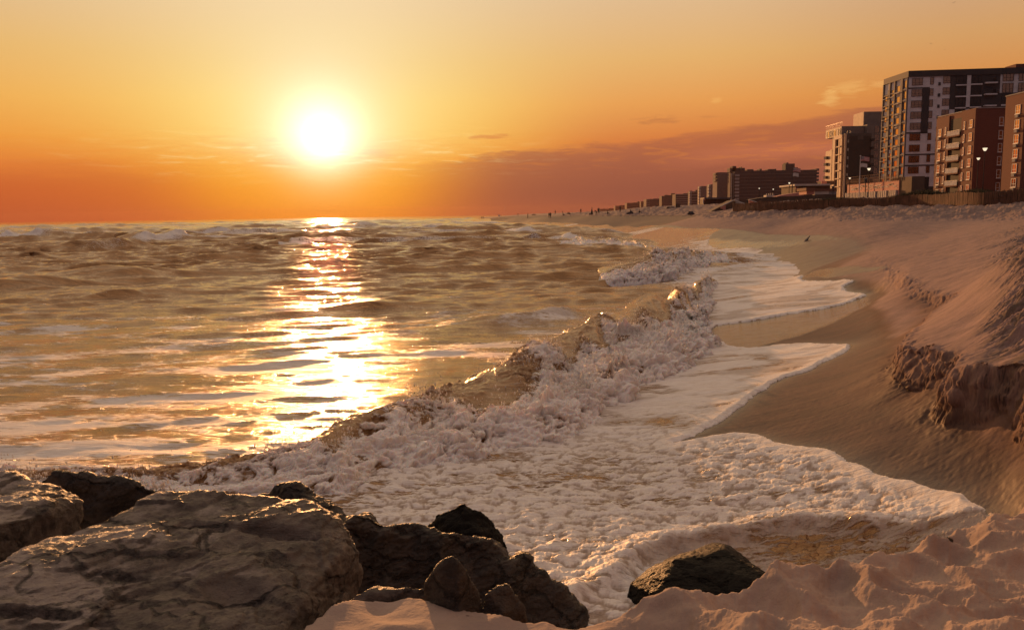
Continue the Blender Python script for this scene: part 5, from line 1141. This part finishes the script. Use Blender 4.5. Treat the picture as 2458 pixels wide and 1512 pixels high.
# dune grass and low scrub behind the fence
def blades(name, n, fn, mat, hh, w0):
    V = np.zeros((n * 6, 3), np.float32); r = np.random.default_rng(31)
    P0, H0 = fn(r, n); az = r.uniform(0, 6.28, n); lean = r.uniform(.15, .7, n); dx, dy = np.cos(az), np.sin(az); w = w0 * r.uniform(.6, 1.4, n)
    for i, (f, ww) in enumerate(((0, 1), (.55, .8), (1, .1))):
        off = (lean * f ** 2 * H0)[:, None] * np.stack([dx, dy, 0 * dx], 1); c = P0 + off + np.stack([0 * dx, 0 * dx, H0 * f * (1 - .25 * lean * f)], 1)
        s = np.stack([-dy, dx, 0 * dx], 1) * (w * ww)[:, None]; V[i * 2::6] = c - s; V[i * 2 + 1::6] = c + s
    F = np.array([[0, 1, 3, 2], [2, 3, 5, 4]])[None] + (np.arange(n) * 6)[:, None, None]; F = F.reshape(-1, 4)
    me = bpy.data.meshes.new(name); me.vertices.add(len(V)); me.vertices.foreach_set('co', V.ravel()); me.loops.add(F.size); me.polygons.add(len(F))
    me.loops.foreach_set('vertex_index', F.ravel().astype(np.int32)); me.polygons.foreach_set('loop_start', np.arange(0, F.size, 4, dtype=np.int32)); me.update(); me.materials.append(mat)
    o = bpy.data.objects.new(name, me); COL.objects.link(o); tag(o, kind='stuff'); return o
def gr(r, n):
    s = r.uniform(L[-1] * .12, L[-1], n); back = r.exponential(1.6, n) + .4; p = np.stack([np.interp(s, L, FCa[:, j]) for j in range(3)], 1)
    mound_h = .22 + .55 * np.clip(perlin(s * .16, s * 0 + 3) + .35, 0, 1) * sstep(0.12, .5, s / L[-1]); H_ = r.uniform(.35, .75, n) * (.6 + mound_h)
    p[:, 0] += back * .75; p[:, 1] += back * .65; p[:, 2] += mound_h * np.exp(-((back - 2.2) / 2.2) ** 2) - .05
    return p.astype(np.float32), H_.astype(np.float32)
blades('dune_grass', 60000, gr, flat_mat('grass', (.060, .050, .022), .8, var=.4, scale=.8), .5, .016)
# the sandy mounds the grass grows on
def dmound():
    n1, n2 = 260, 16; s = np.linspace(0, L[-1], n1); b = np.linspace(.1, 9, n2); Sg, Bg = np.meshgrid(s, b)
    X = np.interp(Sg, L, FCa[:, 0]) + Bg * .75; Y = np.interp(Sg, L, FCa[:, 1]) + Bg * .65
    Z = np.interp(Sg, L, FCa[:, 2]) + (.30 + .55 * np.clip(perlin(Sg * .16, Sg * 0 + 3) + .35, 0, 1) * sstep(.12, .5, Sg / L[-1])) * np.exp(-((Bg - 2.6) / 2.6) ** 2) - .45 * sstep(5, 9, Bg) - .25 * sstep(1.0, .1, Bg) + .05 * fbm(X, Y, 2, 3)
    o = grid_mesh('dune', X, Y, Z, flat_mat('scrub_sand', (.10, .075, .05), .9, var=.4, scale=1.2), None); tag(o, kind='structure')
dmound()
# ------------------------------------------------------------------ people on the far beach
def skin_body(name, joints, edges, radii, mat, heads):
    me = bpy.data.meshes.new(name); me.from_pydata(joints, edges, []); o = bpy.data.objects.new(name, me); COL.objects.link(o)
    m = o.modifiers.new('s', 'SKIN'); 
    for v, r in zip(me.skin_vertices[0].data, radii): v.radius = (r, r)
    me.skin_vertices[0].data[0].use_root = True
    s = o.modifiers.new('b', 'SUBSURF'); s.levels = 1; s.render_levels = 1
    dg = bpy.context.evaluated_depsgraph_get(); dg.update(); me2 = bpy.data.meshes.new_from_object(o.evaluated_get(dg)); me2.materials.clear(); me2.materials.append(mat)
    bpy.data.objects.remove(o); return me2
def fig(pose):
    if pose == 'stand': J = [(0, 0, .95), (0, 0, 1.25), (0, 0, 1.45), (0, -.02, 1.55), (0, -.03, 1.66), (.18, 0, 1.42), (.24, .02, 1.15), (.22, -.08, .92), (-.18, 0, 1.42), (-.24, .02, 1.15), (-.20, -.08, .92), (.10, 0, .9), (.11, -.02, .5), (.12, .02, .07), (.12, -.12, .03), (-.10, 0, .9), (-.11, .04, .5), (-.14, .08, .07), (-.14, -.06, .03)]
    elif pose == 'bend': J = [(0, .1, .88), (0, -.15, 1.12), (0, -.38, 1.25), (0, -.47, 1.28), (0, -.56, 1.27), (.17, -.36, 1.2), (.19, -.45, .95), (.15, -.52, .72), (-.17, -.36, 1.2), (-.19, -.45, .95), (-.15, -.5, .72), (.1, .1, .84), (.14, .0, .48), (.16, .05, .07), (.16, -.1, .03), (-.1, .12, .84), (-.14, .1, .48), (-.16, .25, .07), (-.16, .1, .03)]
    else: J = [(0, .1, .12), (0, .12, .40), (0, .08, .58), (0, .03, .68), (0, .0, .79), (.18, .06, .55), (.24, -.10, .34), (.12, -.28, .38), (-.18, .06, .55), (-.24, -.1, .34), (-.12, -.28, .38), (.1, .05, .14), (.13, -.32, .46), (.13, -.55, .08), (.13, -.68, .05), (-.1, .05, .14), (-.13, -.3, .44), (-.13, -.52, .08), (-.13, -.65, .05)]
    E = [(0, 1), (1, 2), (2, 3), (3, 4), (2, 5), (5, 6), (6, 7), (2, 8), (8, 9), (9, 10), (0, 11), (11, 12), (12, 13), (13, 14), (0, 15), (15, 16), (16, 17), (17, 18)]
    R = [.14, .13, .14, .06, .10, .07, .05, .035, .07, .05, .035, .10, .07, .045, .04, .10, .07, .045, .04]
    return skin_body('person_' + pose, J, E, R, M['cloth_dark'], None), J[4]
FIG = {k: fig(k) for k in ('stand', 'bend', 'sit')}
def D6(x, y): return ((1750 + x / 3.511) / 1.5622, (750 + y / 3.511) / 1.5622)
def headmesh(r, n=2):
    bm = bmesh.new(); bmesh.ops.create_icosphere(bm, subdivisions=n, radius=r); me = bpy.data.meshes.new('hair'); bm.to_mesh(me); bm.free(); me.materials.append(M['slot']); return me
HAIR = headmesh(.115)
def person(x, yf, hpx, pose, rot, label, extra=None, D=D6):
    sc = {'stand': 1.76, 'bend': 1.45, 'sit': .9}[pose]; hD = hpx / (3.511 * 1.5622); px, py = D(x, yf); d = ray(px, py); ys_ = np.exp(np.linspace(math.log(110), math.log(700), 260)); g_ = ground(d.x / d.y * ys_, ys_, False)[0]
    df = (g_ - CAM_H) / ys_ - d.z / d.y; w_ = np.where(df > 0)[0]; i_ = w_[0] if len(w_) else int(np.argmax(df[ys_ < 460])); Y = float(ys_[i_]); p = (d.x / d.y * Y, Y, float(g_[i_]) - .02); k_ = float(np.clip(hD * Y / FD / sc, .85, 1.2))
    o = bpy.data.objects.new('person', FIG[pose][0]); COL.objects.link(o); o.location = p; o.rotation_euler = (0, 0, rot); o.scale = (k_, k_, k_); tag(o, label, 'person', 'people on the far beach')
    hj = FIG[pose][1]; h = bpy.data.objects.new('hair', HAIR); COL.objects.link(h); h.parent = o; h.location = (hj[0], hj[1] + .01, hj[2] + .03)
    if extra == 'dress':
        bm = bmesh.new(); bmesh.ops.create_cone(bm, segments=16, radius1=.30, radius2=.15, depth=1.15, cap_ends=False); me = bpy.data.meshes.new('dress'); bm.to_mesh(me); bm.free(); me.materials.append(M['cloth_dark'])
        d_ = bpy.data.objects.new('dress', me); COL.objects.link(d_); d_.parent = o; d_.location = (0, 0, .72)
    return o, p
person(198, 236, 32, 'stand', .3, 'tiny standing figure furthest left, where the sand spit meets the surf')
person(218, 236, 30, 'stand', 1.0, 'tiny standing figure second from the left on the sand spit')
person(675, 211, 27, 'stand', 0, 'tiny lone figure standing between the pale tent and the walker')
person(805, 240, 66, 'stand', 1.3, 'dark figure standing alone near the water, hand to the face')
person(1085, 238, 70, 'stand', .5, 'left one of the pair standing close together')
person(1105, 239, 73, 'stand', -.6, 'right one of the pair standing close together')
person(1167, 189, 15, 'stand', 0, 'very small far figure just right of the standing pair')
person(1262, 181, 17, 'stand', 0, 'very small far figure above the crouching one')
person(1272, 206, 22, 'sit', 1.2, 'low crouching figure right of the standing pair')
person(1335, 190, 30, 'sit', -1.2, 'left one of two seated together in mid beach')
person(1352, 192, 26, 'sit', 1.0, 'right one of two seated together in mid beach')
person(1503, 180, 20, 'stand', 0, 'very small far figure halfway between the seated two and the tall one')
person(1648, 202, 96, 'stand', 1.4, 'tallest figure on the beach, in a long dark dress', 'dress')
person(1705, 200, 66, 'bend', -2.4, 'figure bending forward beside the tall one in a dress')
person(1730, 176, 27, 'stand', .4, 'left one of two small far figures right of the bending one')
person(1743, 176, 30, 'stand', -.4, 'right one of two small far figures right of the bending one')
person(1858, 192, 44, 'sit', 1.6, 'figure seated alone on the sand right of the bending one')
person(2022, 172, 34, 'stand', .2, 'small far figure standing below the flat brown far block')
person(2160, 172, 42, 'sit', 1.2, 'figure seated on top of the dark heap of sand')
person(2275, 174, 20, 'sit', 1.2, 'small seated figure furthest right on the beach crest')
# things lying on the beach
def lump(name, x, y, wpx, hpx, Y, mat, label, cat, D=D6):
    if D is D6 and Y > 150:
        d = ray(*D(x, y)); ys_ = np.exp(np.linspace(math.log(110), math.log(460), 260)); g_ = ground(d.x / d.y * ys_, ys_, False)[0]; df = (g_ - CAM_H) / ys_ - d.z / d.y; w_ = np.where(df > 0)[0]; Y = float(ys_[w_[0] if len(w_) else int(np.argmax(df))])
    c = P(*D(x, y), Y); w = wpx / 3.511 / 1.5622 * Y / FD; h = hpx / 3.511 / 1.5622 * Y / FD
    bm = bmesh.new(); bmesh.ops.create_icosphere(bm, subdivisions=4, radius=1.0)
    for v in bm.verts: n_ = mnoise.noise(v.co * 1.7 + Vector((x, y, 0))); v.co *= 1 + .35 * n_; v.co.x *= w / 2; v.co.y *= w / 2.5; v.co.z *= h * (1 if v.co.z > 0 else .3)
    me = bpy.data.meshes.new(name); bm.to_mesh(me); bm.free(); me.materials.append(mat)
    for p in me.polygons: p.use_smooth = True
    o = bpy.data.objects.new(name, me); COL.objects.link(o); o.location = c; tag(o, label, cat); return o
lump('sand_heap', 2150, 186, 90, 30, 185, M['cloth_dark'], 'dark heap on the beach crest with a seated figure on it', 'heap')
lump('beach_bag', 1622, 198, 22, 25, 185, M['cloth_dark'], 'round dark bag on the sand left of the tall figure', 'bag')
lump('driftwood', 885, 200, 60, 12, 200, M['dark_wood'], 'low dark driftwood between the lone figure and the pair', 'driftwood')
lump('rock_heap', *( ((1920 / 4.916 + 2200) - 1750) * 3.511, ((755 / 4.916 + 650) - 750) * 3.511 ), 88, 36, 102, M['cloth_dark'], 'dark mound of seaweed on the sand below the far blocks', 'seaweed')
# small pale tent
tc = P(*D6(430, 217), 395); w = 28 / 3.511 / 1.5622 * 395 / FD; h = w * .9
m = MB(); m.v = [np.array(q) for q in ((-w / 2, 0, 0), (w / 2, 0, 0), (w / 2, 1.8, 0), (-w / 2, 1.8, 0), (-w * .35, .3, h), (w * .1, .3, h * .8), (w * .1, 1.4, h * .8), (-w * .35, 1.4, h))]
m.f = [[0, 1, 5, 4], [1, 2, 6, 5], [2, 3, 7, 6], [3, 0, 4, 7], [4, 5, 6, 7], [3, 2, 1, 0]]; o = m.build('beach_tent', M['canvas'], None, tc); tag(o, 'small pale beach tent near the left end of the sand spit', 'tent')
# ------------------------------------------------------------------ gulls
def wing(s, up, sweep):
    bm = bmesh.new(); prev = None
    for i, (x, y, z, c) in enumerate(((0.05, 0, .02, .17), (.28, .05 + sweep * .2, .02 + up * .5, .16), (.52, .0 + sweep * .6, .02 + up * .75, .11), (.72, -.10 + sweep, .02 + up * .55, .02))):
        row = [bm.verts.new((s * x, y + c / 2, z)), bm.verts.new((s * x, y, z + .018)), bm.verts.new((s * x, y - c / 2, z - .005)), bm.verts.new((s * x, y, z - .006))]
        if prev:
            for k in range(4): bm.faces.new([prev[k], prev[(k + 1) % 4], row[(k + 1) % 4], row[k]])
        prev = row
    bmesh.ops.recalc_face_normals(bm, faces=bm.faces); me = bpy.data.meshes.new('wing'); bm.to_mesh(me); bm.free(); me.materials.append(M['gull']); return me
def gbody():
    bm = bmesh.new(); rings = []
    for (y, z, r) in ((.30, .03, .012), (.24, .03, .035), (.17, .02, .05), (.05, 0, .075), (-.10, 0, .065), (-.25, .01, .035), (-.36, .015, .05), (-.40, .015, .03)):
        rings.append([bm.verts.new((r * math.cos(a), y, z + (r * .85 if y > -.3 else .012) * math.sin(a))) for a in [k * math.pi / 4 for k in range(8)]])
    for a, b in zip(rings[:-1], rings[1:]):
        for k in range(8): bm.faces.new([a[k], a[(k + 1) % 8], b[(k + 1) % 8], b[k]])
    bm.faces.new(rings[0][::-1]); bm.faces.new(rings[-1]); bmesh.ops.recalc_face_normals(bm, faces=bm.faces)
    me = bpy.data.meshes.new('gull'); bm.to_mesh(me); bm.free(); me.materials.append(M['gull']); return me
GB = gbody()
GULLS = [(2289.5, 7.3, 6.2, 2.2, .5, .2, 'gull in the top right corner of the sky, highest of all'), (2234.6, 106, 5, 1.2, .5, -.5, 'gull with raised wings, upper of the two between the top edge and the tallest block'), (2267, 119.7, 4, 1.5, -.1, .1, 'gull gliding flat, lower of the two above the tallest block'), (1212, 498, 5.5, .6, .8, .4, 'larger of two gulls flying low over the surf near the sand spit'), (1210.5, 503, 4, 2.0, .6, -.3, 'smaller gull just below the larger one over the sand spit'),
         (242, 527, 5, 1.3, .5, 0, 'gull skimming the horizon at far left'), (1966, 312, 4, 1.6, .1, 0, 'left one of two specks of gulls left of the second block'), (1993, 313, 4, 1.4, .2, 0, 'right one of two specks of gulls left of the second block'), (1720, 374.5, 4, 1.5, .2, .2, 'lone gull over the far blocks in the mauve cloud'), (1468, 417, 4, .7, .3, 0, 'lone gull in the mauve cloud above the beach figures'), (1267.5, 493, 4, 1.1, .5, .1, 'faint gull above the lone walker'), (312, 487, 3, 1.1, .3, 0, 'faint gull low in the orange sky at left')]
for (px, py, wp, rot, up, roll, lab) in GULLS:
    Y = 1.25 / wp * FD * .55; p = P(px, py, Y); s = 1.25 / 1.44 * .8
    rt = bpy.data.objects.new('gull', GB); COL.objects.link(rt); rt.location = p; rt.rotation_euler = (.1, roll, rot); rt.scale = (s, s, s); tag(rt, lab, 'bird', 'gulls in flight')
    for sgn_ in (-1, 1): w_ = bpy.data.objects.new('wing', wing(sgn_, up * .45, -.12)); COL.objects.link(w_); w_.parent = rt
# the gull standing in the swash
p = hit(1935, 588); g = bpy.data.objects.new('gull', GB); COL.objects.link(g); g.location = (p[0], p[1], float(base_f(np.array([p[0]]), np.array([p[1]]))[0]) + .30); g.rotation_euler = (-.75, 0, .5); g.scale = (1.25, 1.1, 1.5)
tag(g, 'dark gull standing alone at the edge of the foam', 'bird')
lg = MB().cyl((-.03, .05, -.02), (-.03, .22, -.28), .012).cyl((.03, .05, -.02), (.03, .22, -.28), .012).build('legs', M['dark_wood'], g)
# small stones, shells and litter on the wet sand near the scarp
r_ = np.random.default_rng(5)
DEB = [(2105, 1010, 'dark pebble'), (3345/1.5622, 1655/1.5622, 'x')]
spots = [(2016, 527), (2012, 532), (3227 / 1.5622 * 1.0, 848 / 1.5622)]
lab = ['pale scrap of driftwood on the sand below the fence', 'dark stick beside the pale driftwood scrap']
for (a, b_), l_ in zip(((2038, 526), (2018, 531)), lab):
    d_ = ray(a, b_); c = P(a, b_, 52); lump('driftwood', (a * 1.5622 - 1750) * 3.511, (b_ * 1.5622 - 750) * 3.511, 40 if 'pale' in l_ else 12, 9, 52, M['concrete'] if 'pale' in l_ else M['dark_wood'], l_, 'driftwood')
# ------------------------------------------------------------------ sea air
hm = bpy.data.materials.new('haze_air'); hm.use_nodes = True; ht = hm.node_tree; ht.nodes.clear()
ho = ht.nodes.new('ShaderNodeOutputMaterial'); hv = ht.nodes.new('ShaderNodeVolumePrincipled'); ht.links.new(hv.outputs[0], ho.inputs['Volume'])
hv.inputs['Color'].default_value = (.30, .16, .12, 1); hv.inputs['Density'].default_value = 0.7e-4; hv.inputs['Anisotropy'].default_value = .55
hz_ = MB().box((-5400, -60, -8), (10800, 0, 0), (0, 6400, 0), (0, 0, 70)).build('haze', hm); tag(hz_, kind='stuff')
